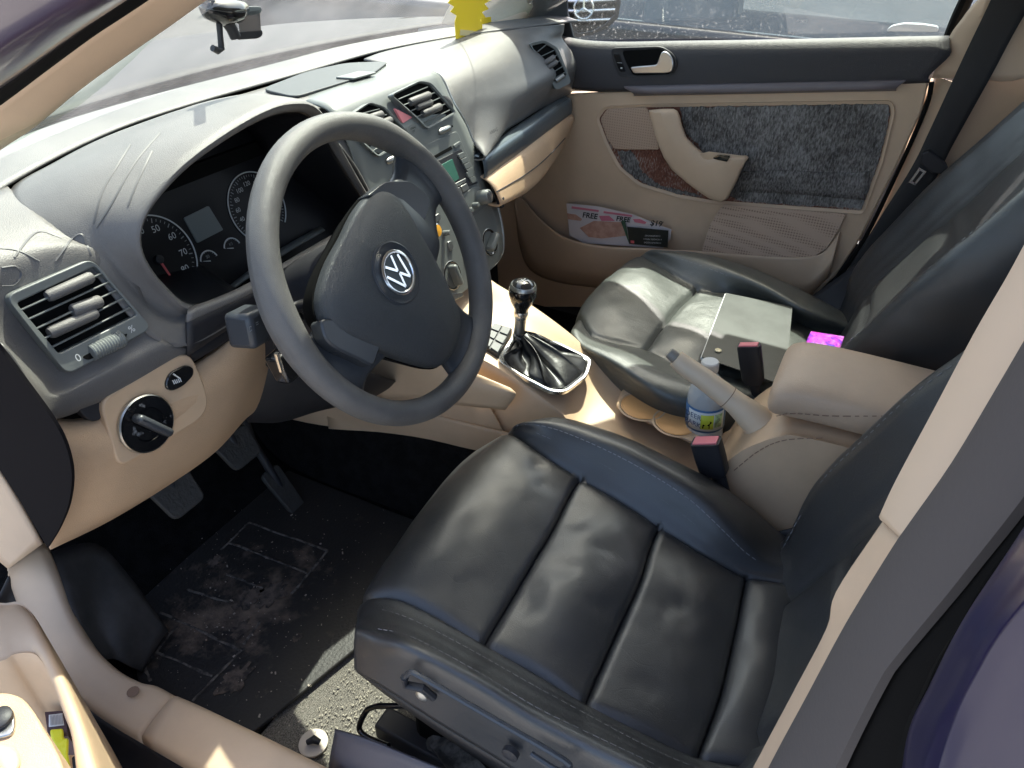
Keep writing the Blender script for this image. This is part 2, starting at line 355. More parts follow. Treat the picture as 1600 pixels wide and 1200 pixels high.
MB().prism(rnd([cl(355, 1065, .011), cl(430, 1050, .011), cl(500, 1085, .011), cl(395, 1145, .011)], .003), CLP[1], .004).build('reset_button', M_DARK, clus)
lens = [[cl(500, 1130, .014), cl(700, 1010, .012), cl(900, 850, .01), cl(1200, 640, .01), cl(1500, 470, .01)],
        [cl(420, 1180, .02), cl(660, 1075, .02), cl(900, 900, .02), cl(1200, 700, .02), cl(1540, 500, .02)]]
patch('lens_edge', lens, M_DASHS, clus, 4, 2, solid=.002)
# ---- vents
def slat(m, a, b, n, wdt=.012, th=.0016):
    m.hexa(a+n*.0+V((0, 0, th)), b+V((0, 0, th)), b, a, V((0, -1, .1)).normalized()*1, wdt)
def vent(name, outer, inner, slats, sleeves, pl, dep=-.0008, matb=M_DASHS, sl=M_DASHS, parent=dash):
    N = pl[1]
    k = 6; O = rnd(outer, .010, k-1); I = rnd(inner, .004, k-1)
    m = MB(); m.ring([p+N*.006 for p in O], [p+N*.005 for p in I], N, .012); fr = m.build(name, matb, parent, bev=.0012)
    m = MB(); m.prism([p-N*dep for p in I], N, .002)
    m.build('duct', M_BLACK, fr)
    for a, b in slats:
        q = MB(); X = (b-a).normalized(); Z = N.cross(X)
        if Z.z < 0: Z = -Z
        q.box((a+b)/2+N*.003, (b-a).length, .0045, .0016, X, N, Z); q.build('slat', sl, fr, bev=.0006)
    for a, b, r in sleeves:
        a = a+N*.004; b = b+N*.004
        MB().tube([a, a.lerp(b, .06), a.lerp(b, .94), b], [r*.8, r, r, r*.8], 12).build('slat_slider', M_DASH, fr)
    return fr
L = z1
f = vent('air_vent', [L(15, 415), L(690, 120), L(1165, 665), L(505, 1030)], [L(108, 470), L(722, 180), L(1055, 560), L(440, 865)],
     [(L(120, 535), L(775, 238)), (L(195, 600), L(835, 303)), (L(260, 672), L(890, 370)), (L(320, 750), L(945, 433)), (L(385, 815), L(1000, 505))],
     [(L(350, 420), L(700, 262), .0060), (L(545, 530), L(770, 450), .0065), (L(365, 705), L(735, 540), .0062)], VL, dep=.004)
m = MB()
a, b2 = z1(700, 858, sh(VL, .002)), z1(945, 742, sh(VL, .002)); ax = (b2-a)
m.lathe([(.003, -.002), (.0085, 0)]+[(.0085+.0007*(k % 2), ax.length*k/24) for k in range(1, 24)]+[(.0085, ax.length), (.003, ax.length+.002)], a+VL[1]*.001, ax, 20).build('thumbwheel', M_DASHS, f)
MB().prism(rnd([z1(640, 890, sh(VL, .0068)), z1(930, 740, sh(VL, .0068)), z1(1000, 700, sh(VL, .0068)), z1(970, 770, sh(VL, .0068)), z1(810, 860, sh(VL, .0068)), z1(690, 915, sh(VL, .0068))], .003), VL[1], .001).build('wheel_slot', M_BLACK, f)
text('0', z1(612, 897, sh(VL, .0068)), (1, 0, 0), (0, .3, .95), .011, M_WHITE, f)
text('%', z1(1030, 672, sh(VL, .0068)), (1, 0, 0), (0, .3, .95), .010, M_WHITE, f)
# ---- centre stack
cs = V((0, 0, 0))
def s_(x, d, h=0): return STK[0]+V((x, 0, 0))+V((0, -.316, -.949))*d+STK[1]*h
prof = [(.385, .758), (.34, .757), (.29, .756), (.255, .755), (.235, .745)]
wid = [.105, .125, .137, .143, .146]
Rt = [z2(830, 300), z2(925, 460), z2(985, 600), z2(1060, 760), z2(1110, 910), z2(1165, 1060), z3(1215, 330), z3(1235, 500), z3(1225, 640), z3(1165, 750), z3(1050, 850)]
rows = [[V((-w_, y, z)), V((-w_*.5, y+.002, z+.001)), V((0, y+.003, z+.0015)), V((w_*.5, y+.002, z+.001)), V((w_, y, z))] for (y, z), w_ in zip(prof, wid)]
for p in Rt:
    d = (p-STK[0]).dot(V((0, -.316, -.949))); xr = p.x; xl = -min(xr, .15) if d < .25 else -.15+(d-.25)*.9
    rows.append([s_(xl, d), s_(xl*.5, d, .001), s_(0, d, .0015), s_(xr*.5, d, .001), s_(xr, d)])
stack = patch('centre_stack', rows, M_DASHS, dash, 4, 3, solid=.012)
tr = [[r[4]+V((.0012, 0, 0)), r[4]+V((.0055, -.001, .001)), r[4]+V((.007, .006, -.003))] for r in rows]
patch('stack_edge', tr, M_CHR2, stack, 2, 4, solid=.001)
def pz2(name, pts, m_, h=.003, t=.004, r=.003, par=None, bev=.0008):
    return MB().prism(rnd([z2(x, y, sh(STK, h)) for x, y in pts], r), STK[1], t).build(name, m_, par or stack, bev=bev)
pz2('hazard_button', [(382, 343), (525, 415), (450, 465)], M_PINKR, .0045, .004, .003)
pz2('airbag_lamp', [(468, 497), (545, 455), (588, 510), (500, 555)], M_DASHS, .004, .003, .002)
text('AIRBAG', z2(528, 500, sh(STK, .0045)), (1, 0, 0), (0, .3, .95), .0045, M_BLACK, stack)
text('OFF', z2(532, 525, sh(STK, .0045)), (1, 0, 0), (0, .3, .95), .0045, M_BLACK, stack)
S2 = lambda x, y: z2(x, y, sh(STK, .002))
f = vent('air_vent', [S2(335, 245), S2(560, 135), S2(650, 150), S2(850, 385), S2(620, 515), S2(560, 450)], [S2(352, 252), S2(565, 150), S2(640, 165), S2(832, 380), S2(618, 498), S2(560, 430)],
     [(S2(398, 280), S2(625, 183)), (S2(440, 325), S2(680, 228)), (S2(480, 378), S2(722, 268)), (S2(535, 420), S2(762, 316)), (S2(580, 475), S2(800, 362))],
     [(S2(485, 305), S2(640, 245), .0065), (S2(540, 345), S2(655, 300), .0055), (S2(585, 395), S2(725, 335), .0065)], sh(STK, .002))
S2 = lambda x, y: z2(x, y, sh(STK, .002))
f = vent('air_vent', [S2(20, 400), S2(170, 300), S2(290, 340), S2(500, 570), S2(240, 735), S2(90, 600)], [S2(40, 405), S2(172, 315), S2(280, 350), S2(478, 560), S2(238, 715), S2(95, 585)],
     [(S2(60, 405), S2(250, 355)), (S2(90, 455), S2(305, 400)), (S2(120, 500), S2(355, 445)), (S2(155, 565), S2(400, 495)), (S2(185, 690), S2(440, 535))],
     [(S2(180, 425), S2(270, 395), .006), (S2(240, 480), S2(340, 440), .006)], sh(STK, .002))
for c in ((770, 515), (360, 745)):
    a, b2 = z2(c[0]-45, c[1]+20, sh(STK, .003)), z2(c[0]+45, c[1]-22, sh(STK, .003))
    MB().tube([a, a.lerp(b2, .15), a.lerp(b2, .85), b2], [.003, .0055, .0055, .003], 12).build('thumbwheel', M_CHR2, stack)
    pts = [(c[0]-70, c[1]+10), (c[0]+40, c[1]-50), (c[0]+75, c[1]-30), (c[0]-30, c[1]+45)]
    pz2('wheel_slot', pts, M_BLACK, .0022, .001, .004, bev=0)
# radio
radio = MB().prism(rnd([z2(470, 700, sh(STK, .003)), z2(870, 520, sh(STK, .003)), z2(1120, 1100, sh(STK, .003)), z3(520, 590, sh(STK, .003))], .008), STK[1], .004).build('radio', M_DASHS, stack, bev=.001)
def rz(name, pts, m_, h=.006, t=.004, r=.002): return pz2(name, pts, m_, h, t, r, radio)
rz('cd_slot', [(660, 735), (825, 640), (838, 665), (680, 750)], M_BLACK, .0035, .001, .001)
rz('eject_button', [(845, 635), (895, 600), (908, 615), (858, 655)], M_DASHS, .006)
rz('radio_face', [(690, 770), (905, 662), (1035, 930), (840, 1000), (700, 800)], M_DARK, .0042, .003)
rz('display', [(725, 800), (835, 740), (890, 895), (825, 940)], M_GLCD, .0052, .002)
rz('display_frame', [(815, 955), (940, 890), (945, 915), (825, 980)], M_CHR2, .006, .002)
for k in range(4):
    rz('preset_button', [(880+k*22, 705+k*40+0), (925+k*22, 685+k*40), (943+k*22, 722+k*40), (898+k*22, 742+k*40)], M_DASHS, .007)
for k in range(2): rz('preset_button', [(945+k*26, 850+k*42), (985+k*26, 832+k*42), (1005+k*26, 872+k*42), (965+k*26, 892+k*42)], M_DASHS, .007)
for x, y in ((855, 985), (910, 955)): rz('source_button', [(x-8, y), (x+38, y-25), (x+58, y+18), (x+12, y+45)], M_CHR2, .007)
for x, y in ((655, 1130), (690, 1190)): rz('source_button', [(x, y), (x+40, y-25), (x+60, y+18), (x+20, y+45)], M_CHR2, .007)
rz('radio_lower', [(880, 1050), (1000, 960), (1060, 960), (1105, 1080), (1000, 1160), (940, 1180)], M_DASHS, .005, .003, .01)
def knob(c, r, L, m_, cap, par, name='knob', cm=None):
    n = STK[1]; k = MB(); k.lathe([(r, 0), (r*1.0, L*.2), (r*.94, L), (r*.8, L+.0015)], c, n, 28); o = k.build(name, m_, par, ang=50)
    if cap: MB().lathe([(r*.74, L+.0012), (r*.74, L+.0022), (r*.1, L+.003)], c, n, 24).build('knob_cap', cap, o)
    return o
M_ORANGE = mat('orange face sticker', (.85, .40, .04), .45)
knob(z2(1045, 1045, sh(STK, .004)), .0135, .022, M_DASHS, M_CHROME, radio)
k = knob(z3(495, 410, sh(STK, .004)), .0135, .012, M_CHROME, M_ORANGE, radio)
c = z3(503, 398, sh(STK, .0195))
for dx, dy, r in ((-.003, .003, .0012), (.003, .003, .0012), (0, -.003, .0018)):
    MB().lathe([(r, 0), (r, .0006)], c+V((dx, 0, dy)), STK[1], 10).build('sticker_mark', M_RED, k)
for x, y in ((925, 140), (860, 195)): knob(z3(x, y, sh(STK, .004)), .005, .012, M_DASHS, None, radio, 'small_knob')
for x, y in ((625, 430),): knob(z3(x, y, sh(STK, .004)), .005, .012, M_DASHS, None, radio, 'small_knob')
# climate row
for x, y in ((940, 375), (695, 560)):
    p = [z3(x-30, y-40, sh(STK, .006)), z3(x+10, y-55, sh(STK, .006)), z3(x+35, y+30, sh(STK, .006)), z3(x, y+55, sh(STK, .006))]
    MB().prism(rnd(p, .003), STK[1], .006).build('rocker_button', M_CHR2, stack, bev=.0008)
for i, (x, y) in enumerate(((1090, 525), (700, 870), (300, 1180))):
    c = z3(x, y, sh(STK, 0)); g = MB(); g.lathe([(.0255, .001), (.0255, .0035), (.023, .004), (.021, .002), (.018, .001)], c, STK[1], 40); d = g.build('climate_dial', M_GLOSS, stack)
    g = MB(); g.lathe([(.0262, .001), (.0262, .003), (.0255, .0035), (.0250, .001)], c, STK[1], 40); g.build('dial_rim', M_CHR2, d)
    g = MB(); e = V((.8, -.19, .57)) if i == 0 else V((0.1, -.316, -.949)); e = (e-STK[1]*e.dot(STK[1])).normalized(); s = e.cross(STK[1])
    g.box(c+STK[1]*.010, .040, .011, .018, e, s, STK[1]); g.build('dial_grip', M_DASHS, d, bev=.004)
pz = [z3(690, 1060, sh(STK, .004)), z3(820, 1050, sh(STK, .004)), z3(830, 1085, sh(STK, .004)), z3(720, 1140, sh(STK, .004))]
MB().prism(rnd(pz, .002), STK[1], .004).build('lower_badge', M_CHROME, stack, bev=.0008)
patch('dash_bridge', [[V((x, y, .7565)) for x in (-.26, -.2, -.14, -.06)] for y in (.40, .35, .30)]+[[V((-.20, .27, .754)), V((-.17, .26, .754)), V((-.14, .26, .753)), V((-.06, .26, .752))]], M_DASH, dash, 3, 3)
# closed tray lid on top of the stack
lid = [V((-.13, .385, 0)), V((0, .405, 0)), V((.085, .39, 0)), V((.135, .335, 0)), V((.05, .305, 0)), V((-.14, .31, 0))]
MB().prism(rnd([V((p.x, p.y, .7625)) for p in lid], .02), V((0, 0, 1)), .004).build('tray_lid', M_DARK if 0 else mat('lid grey', (.05, .055, .058), .5, bump=.3, bscale=500), dash, bev=.001)
MB().prism(rnd([V((p[0], p[1], .7655)) for p in ((-.02, .33), (.035, .325), (.045, .295), (-.01, .30))], .003), V((0, 0, 1)), .003).build('lid_latch', M_DASHS, dash, bev=.001)
# passenger side of the pad
px_ = [.128, .20, .30, .412, .52, .61, .675]
ysm = [.385, .392, .378, .35, .312, .268, .235]
rP = [[V((x, y, .7605)) for x, y in zip(px_, ysm)],
      [V((x+.004, y*.45+.132, z-.006)) for x, y, z in zip(px_, ysm, [.758, .757, .757, .756, .755, .753, .750])],
      [V((x+.010, .243, .728)) for x in px_],
      [V((x+.018, .216+.01*abs(x-.4), .698)) for x in px_],
      [V((x+.026, .198+.03*abs(x-.4), .668)) for x in px_],
      [at(757, 246, x=.162), at(775, 222, x=.235), at(792, 192+8, x=.325), at(815, 187, x=.42), at(838, 173, x=.52), at(865, 160, x=.62), at(893, 143, x=.70)]]
for i_, (px0, py0) in enumerate(((690, 150), (716, 186), (737, 222))): rP[2+i_][0] = at(px0, py0, pl=STK)+V((.004, .003, 0))
rP.append([p+V((0, .03, -.012)) for p in rP[-1]])
pad2 = patch('passenger_dash_pad', rP, M_DASH, dash, 6, 6, solid=.004)
text('AIRBAG', at(767, 206, x=.232)+V((0, -.006, .002)), (1, 0, 0), (0, .3, .95), .009, M_DARK, pad2)
# metallic strip and glove box
sA = [at(752, 249, x=.165), at(775, 233, x=.235), at(800, 216, x=.32), at(828, 197, x=.42), at(852, 180, x=.52), at(875, 164, x=.615), at(890, 154, x=.67)]
sB = [p+V((0, -.006, -.012)) for p in sA]; sC = [p+V((.002, -.004, -.036)) for p in sA]
M_STRIP = mat('brushed blue grey strip', (.11, .135, .155), .35, metal=.4, bump=.1, bscale=300)
patch('trim_strip', [[p+V((0, .02, .004)) for p in sA], sA, sB, sC, [p+V((0, .02, -.006)) for p in sC]], M_STRIP, dash, 5, 4, solid=.003)
low = [at(779, 322, x=.165), at(800, 312, x=.24), at(822, 300, x=.33), at(842, 282, x=.43), at(857, 262, x=.52), at(873, 236, x=.61), at(887, 200, x=.67)]
g0 = [p+V((0, .003, .001)) for p in sC]
g1 = [a.lerp(b, .22)+V((0, -.012, 0)) for a, b in zip(g0, low)]; g2 = [a.lerp(b, .62)+V((0, -.012, 0)) for a, b in zip(g0, low)]
patch('trim_gap', [[p+V((0, -.001, 0)) for p in rP[-2]], [p+V((0, .012, -.004)) for p in rP[-2]], [p+V((0, .012, 0)) for p in sA], [p+V((0, .0005, .0005)) for p in sA]], M_BLACK, dash, 5, 2)
gl = patch('glove_box', [[p+V((0, .02, .003)) for p in g0], g0, g1, g2, low, [p+V((0, .05, .0)) for p in low]], M_BEIGE, dash, 5, 5, solid=.004)
ln = MB(); ln.tube(spline([g1[i].lerp(g2[i], .55+.05*i)+V((0, -.0035, 0)) for i in range(0, 6)], 5), .0012, 6); ln.build('panel_gap', M_DARK, gl)
MB().box(at(782, 316, x=.18), .012, .012, .02).build('glove_box_stop', M_DARK, gl, bev=.002)
# right end vent: facing the driver side
RV = (V((.61, .182, .685)), V((-.55, -.80, .25)).normalized())
def rv(x, y, d=.004): return at(380+.35*x, .35*y, pl=sh(RV, d))
f = vent('air_vent', [rv(1270, 195), rv(1340, 180), rv(1400, 215), rv(1460, 370), rv(1390, 405), rv(1340, 300)], [rv(1283, 205), rv(1340, 192), rv(1388, 222), rv(1440, 335), rv(1385, 368), rv(1335, 295)],
     [(rv(1310, 232), rv(1350, 200)), (rv(1322, 255), rv(1385, 225)), (rv(1335, 280), rv(1400, 245)), (rv(1348, 310), rv(1412, 270)), (rv(1362, 335), rv(1425, 295)), (rv(1375, 358), rv(1435, 322))],
     [(rv(1340, 285), rv(1385, 255), .006), (rv(1352, 305), rv(1395, 275), .006)], sh(RV, .004))
MB().tube([rv(1395, 362, .009), rv(1430, 338, .009)], .005, 10).build('thumbwheel', M_CHR2, f)
# ---- left lower beige panel
K = lambda px, py, y: at(px, py, y=y)
kn = [[K(50, 648, .20), K(130, 655, .175), K(230, 607, .165), K(330, 552, .165), K(400, 480, .17), K(450, 450, .2)],
      [K(62, 655, .165), K(135, 662, .155), K(235, 615, .15), K(335, 558, .15), K(404, 495, .155), K(450, 470, .19)],
      [K(80, 690, .152), K(160, 700, .140), K(255, 655, .136), K(340, 605, .138), K(402, 545, .15), K(440, 520, .19)],
      [K(92, 730, .155), K(180, 745, .145), K(270, 705, .142), K(345, 660, .146), K(396, 600, .16), K(430, 570, .2)],
      [K(88, 800, .175), K(185, 790, .165), K(270, 745, .165), K(340, 697, .17), K(388, 645, .19), K(420, 620, .22)],
      [K(78, 855, .205), K(170, 812, .20), K(262, 757, .20), K(335, 705, .20), K(383, 652, .22), K(410, 640, .24)],
      [K(80, 850, .26), K(172, 810, .26), K(262, 755, .26), K(335, 703, .27), K(380, 650, .28), K(400, 630, .28)]]
knee = patch('lower_panel', kn, M_BEIGE, dash, 6, 6, solid=.004)
KP = (V((-.6, .146, .54)), V((0, -.985, .17)))
def kp(px, py, d=0): return at(px, py, pl=sh(KP, d))
z4 = lambda x, y, d=0: kp(.3*x, 360+.3*y, d)
pts = [z4(520, 890, .010), z4(930, 645, .010), z4(1000, 650, .010), z4(1075, 830, .010), z4(1085, 920, .010), z4(1040, 990, .010), z4(620, 1240, .010)]
sw = MB().prism(rnd(pts, .014, 6), KP[1], .016).build('switch_panel', M_BEIGES, knee, bev=.002)
c = z4(757, 1005, .012); g = MB(); g.lathe([(.0325, 0), (.0325, .0035), (.0312, .005), (.030, .0035)], c, KP[1], 48); g.build('switch_bezel', M_CHR2, sw)
M_DIRTY = mat('worn gloss black', (.006, .006, .007), .12, col2=(.25, .25, .25), vscale=60, ramp=(.32, .40), coat=.4)
g = MB(); g.lathe([(.030, .0035), (.030, .006), (.019, .0065), (.018, .0045), (.001, .0045)], c, KP[1], 40); d = g.build('light_switch', M_DIRTY, sw)
a, b2 = z4(700, 960, .03), z4(850, 1030, .03); e = (b2-a).normalized(); e = (e-KP[1]*e.dot(KP[1])).normalized(); s = e.cross(KP[1])
g = MB(); g.box(c+KP[1]*.013, .047, .010, .016, e, s, KP[1]); g.build('switch_grip', M_SPOKE, d, bev=.004)
pts = [z4(862, 800, .013), z4(885, 745, .013), z4(970, 700, .013), z4(1010, 715, .013), z4(1012, 755, .013), z4(960, 810, .013), z4(905, 838, .013), z4(872, 830, .013)]
dm = MB().prism(rnd(pts, .006, 4), KP[1], .006).build('dimmer_switch', M_GLOSS, sw, bev=.0015)
for k in range(5):
    MB().tube([z4(900+k*9, 782-k*3, .0142), z4(909+k*9, 800-k*3, .0142)], .0006, 6).build('dimmer_rib', M_WHITE, dm)
MB().tube([z4(903, 748, .0145), z4(938, 772, .0145)], .0008, 6).build('dimmer_rib', M_WHITE, dm)
# dark lug left of the switch panel and purple-grey band above
pts = [z4(395, 905, .004), z4(500, 850, .004), z4(520, 900, .004), z4(530, 985, .004), z4(480, 998, .004), z4(430, 960, .004)]
MB().prism(rnd(pts, .004), KP[1], .012).build('trim_lug', M_DARK, knee, bev=.001)
patch('trim_band', [[z4(510, 885, .0), z4(720, 770, 0), z4(930, 640, 0), z4(1090, 545, -.002), z4(1215, 430, -.006)],
                    [z4(520, 900, .004), z4(740, 790, .004), z4(960, 665, .004), z4(1110, 570, .003), z4(1235, 455, -.002)],
                    [z4(525, 950, 0), z4(760, 830, 0), z4(1020, 672, 0), z4(1120, 615, 0), z4(1240, 540, -.004)]], M_DARK, knee, 4, 3, solid=.003)
# end cap on the left of the dash
ec = [at(px, py, x=-.742) for px, py in ((-60, 470), (0, 545), (40, 598), (78, 650), (101, 692), (112, 740), (107, 788), (92, 826), (74, 856), (52, 818), (28, 778), (0, 735), (-70, 640))]
ec = spline(ec[:9], 5)+ec[9:]
MB().prism(ec, V((-1, 0, 0)), .003).build('end_cap', mat('matt black end cap', (.009, .008, .009), .85, spec=.05), dash)
# ================================================================ STEERING WHEEL
WC = V((-.3524, 0, .6458)); WT = .484
Wn = V((0, -math.cos(WT), math.sin(WT))); Wu = V((0, math.sin(WT), math.cos(WT))); Wr = V((1, 0, 0)); TA = R(25)
WX = Wr*math.cos(TA)+Wu*math.sin(TA); WY = -Wr*math.sin(TA)+Wu*math.cos(TA)
def wp(x, y, h=0): return WC+WX*x+WY*y+Wn*h
whl = thing('steering_wheel', 'black leather steering wheel turned slightly left, silver round emblem on its hub', 'steering wheel', WC)
G = []
for k in range(97):
    a = 2*math.pi*k/96; e = WX*math.cos(a)+WY*math.sin(a); fat = 1+.10*sum(math.exp(-((math.degrees(a)-g+180) % 360-180)**2/200) for g in (32, 148))
    G.append([WC+e*(.1745+.0155*fat*math.cos(b))+Wn*(.0178*fat*math.sin(b)) for b in [2*math.pi*j/20 for j in range(21)]])
v, f = gmesh(G); mk('rim', v, f, M_RUB, whl, ang=80)
# spokes
def spoke(ang, wr, wh, mt):
    e = WX*math.cos(ang)+WY*math.sin(ang); s = WX*-math.sin(ang)+WY*math.cos(ang); rows = []
    for r, hw, h, th in ((.03, wh, .026, .03), (.07, wh*.98, .024, .030), (.10, wh*.86, .013, .026), (.13, wr*.85, .004, .022), (.15, wr*.95, .002, .020), (.166, wr*1.12, .004, .018), (.176, wr*1.3, .002, .012)):
        c = WC+e*r+Wn*h; q = []
        for k in range(17):
            a = 2*math.pi*k/16; ca, sa = math.cos(a), math.sin(a)
            sx = math.copysign(abs(ca)**.55, ca); sy = math.copysign(abs(sa)**.6, sa)
            q.append(c+s*(hw*sx)+Wn*(th*.5*(sy-1)))
        rows.append(q)
    v, f = gmesh(grid(rows, 1, 4)); mk('spoke', v, f, mt, whl, ang=60)
spoke(R(4), .046, .052, M_SPOKE); spoke(R(177), .050, .055, M_SPOKE); spoke(R(-89), .050, .045, M_SPOKE)
# glossy spoke insets
M_SCOV = mat('satin spoke cover', (.045, .048, .053), .27)
for q_, fz in (([(400, 195), (480, 190), (560, 215), (650, 265), (735, 290), (680, 445), (600, 402), (490, 352), (430, 305)], lambda x, y: (380+.3*x, 440+.3*y)), ([(640, 490), (740, 412), (870, 408), (960, 480), (978, 520), (935, 645), (860, 560), (780, 500), (700, 485)], lambda x, y: (380+.3*x, 160+.3*y))):
    MB().prism(rnd([at(*fz(x, y), pl=(WC+Wn*.0195, Wn)) for x, y in q_], .008), Wn, .020).build('spoke_cover', M_SCOV, whl, bev=.003)
# airbag pad, domed
oc = [(0, .096), (.045, .095), (.080, .085), (.096, .064), (.096, .036), (.086, 0), (.073, -.035), (.059, -.070), (.044, -.100), (.026, -.114), (0, -.118)]
oc = oc+[(-x, y) for x, y in oc[-2:0:-1]]
PO = V((-.024, -.006, 0)); PE = V((-.0249, .011, 0))
O = spline([V((x*1.06, y*(.90 if y > 0 else 1.03), 0)) for x, y in oc], 4, True); cc = V((0, -.005, 0)); rings = []
for s, h in ((1.0, .006), (1.005, .014), (.995, .020), (.97, .0245), (.91, .0285), (.78, .0325), (.60, .0355), (.40, .037), (.2, .0375), (.02, .0375)):
    rings.append([wp(*(PO+cc+(p-cc)*s).xy, h-.03*max(0, -(p.y)-.02)*1.2*s-.06*abs(p.x)*s*s) for p in O+[O[0]]])
v, f = gmesh(rings); pad = mk('airbag_pad', v, f, M_PAD, whl, ang=70)
v, f = gmesh([[wp(*(PO+cc+(p-cc)*s).xy, h) for p in O+[O[0]]] for s, h in ((.9, -.03), (1.0, -.005), (1.02, .004), (.9, .004))]); mk('hub_shell', v, f, M_BLACK, whl)
# emblem
EH = .0362
g = MB(); g.lathe([(.0375, -.003), (.0375, .0008), (.0355, .0018), (.0335, .0002), (.002, .0002)], wp(PE.x, PE.y, EH), Wn, 48); em = g.build('emblem', M_SPOKE, whl)
EC = wp(PE.x, PE.y, EH+.0015)
g = MB(); g.lathe([(.0268, -.001), (.0268, .002), (.0255, .0028), (.0232, .0028), (.0222, .0018), (.0222, -.001)], EC, Wn, 48); g.build('emblem_ring', M_CHROME, em)
MB().lathe([(.0222, -.001), (.0222, .0006), (.001, .0006)], EC, Wn, 40).build('emblem_disc', mat('emblem blue black', (.03, .045, .05), .3), em)
def bar(p, q, w_=.0034):
    p, q = V((*p, 0)), V((*q, 0)); d = (q-p).normalized(); s = V((-d.y, d.x, 0))*w_/2
    g = MB(); g.prism([EC+WX*k.x+WY*k.y+Wn*.0024 for k in (p-s, p+s, q+s, q-s)], Wn, .002); return g
g = MB()
S = .0222
for a, b2 in (((-.42, .87), (0, .10)), ((.42, .87), (0, .10)), ((-.80, .55), (-.36, -.74)), ((-.36, -.74), (0, -.04)), ((0, -.04), (.36, -.74)), ((.36, -.74), (.80, .55))):
    h = bar((a[0]*S, a[1]*S), (b2[0]*S, b2[1]*S)); g.add(h.v, h.f)
g.build('emblem_letters', M_CHROME, em, smooth=False, bev=.0003)
# steering column, shroud and stalks
col = thing('steering_column', 'dark plastic steering column shroud behind the wheel', 'steering column', WC-Wn*.1)
g = MB(); q = [WC-Wn*t for t in (.0, .03, .06, .12, .2)]
rows = []
for t, hw, up_, dn in ((.012, .045, .045, .05), (.03, .062, .05, .065), (.08, .068, .055, .085), (.14, .072, .05, .10), (.22, .075, .045, .10)):
    c = WC-Wn*t; rows.append([c+Wr*(hw*math.copysign(abs(math.cos(a))**.6, math.cos(a)))+Wu*((up_ if math.sin(a) > 0 else dn)*math.copysign(abs(math.sin(a))**.7, math.sin(a))) for a in [2*math.pi*k/20 for k in range(21)]])
v, f = gmesh(grid(rows, 1, 3)); mk('shroud', v, f, M_DARK, col)
v, f = gmesh([[rows[0][k].lerp(WC-Wn*.012, t) for k in range(21)] for t in (0, .99)]); mk('shroud_face', v, f, M_DARK, col)
kb = [[at(400, 545, y=.19), at(450, 540, y=.16), at(520, 560, y=.14), at(600, 590, y=.15), at(640, 600, y=.2)], [at(388, 600, y=.20), at(450, 605, y=.17), at(520, 625, y=.16), at(590, 610, y=.18), at(620, 610, y=.22)],
      [at(385, 655, y=.22), at(440, 655, y=.21), at(500, 640, y=.22), at(550, 630, y=.25), at(600, 625, y=.28)], [at(400, 655, y=.30), at(440, 655, y=.30), at(500, 640, y=.30), at(550, 630, y=.32), at(590, 625, y=.34)]]
patch('column_lower_cover', kb, M_DARK, col, 4, 4, solid=.004)
def hexbar(name, pts, w_, h_, m_, par, n=12): return MB().tube(pts, w_, n, flat=h_).build(name, m_, par, ang=50)
s1 = thing('indicator_stalk', 'dark indicator stalk with a chunky square end left of the wheel', 'stalk', at(392, 512, y=.06))
a0 = WC-Wn*.06-Wr*.05
e0, e1 = at(412, 500, y=.085), at(392, 512, y=.055)
hexbar('stalk_arm', [a0, a0.lerp(e0, .5)+V((0, .004, 0)), e0], [.008, .007, .009], 1.0, M_DARK, s1)
d = (e1-e0).normalized(); Xs = V((-.75, -.15, .35)); Xs = (at(366, 520, y=.05)-at(412, 495, y=.06)).normalized(); Zs = V((0, .12, 1)); Zs = (Zs-Xs*Zs.dot(Xs)).normalized(); Ys = Zs.cross(Xs)
g = MB(); g.box(at(390, 510, y=.065), .040, .034, .040, Xs, Ys, Zs); hd = g.build('stalk_head', M_SPOKE, s1, bev=.006)
text('=', at(402, 506, y=.047), -Xs, Zs, .010, M_GREYP, hd); text('D', at(392, 514, y=.047), -Xs, Zs, .008, M_GREYP, hd)
s2 = thing('cruise_stalk', 'short lower stalk with a shiny angular tip under the indicator stalk', 'stalk', at(442, 572, y=.03))
e1 = at(441, 566, y=.03); hexbar('stalk_arm', [WC-Wn*.075-Wr*.04-Wu*.05, e1+V((.06, .06, .02)), e1], [.008, .007, .008], .8, M_DARK, s2)
Xs = (at(452, 590, y=.02)-at(430, 548, y=.03)).normalized()
g = MB(); g.box(at(442, 572, y=.025), .034, .022, .022, Xs, V((0, -1, .2)).normalized(), Xs.cross(V((0, -1, .2)).normalized()).normalized()); g.build('stalk_head', M_GLOSS, s2, bev=.004)
MB().tube([at(432, 552, y=.012), at(440, 580, y=.010)], .0028, 8).build('chrome_strip', M_CHROME, s2)
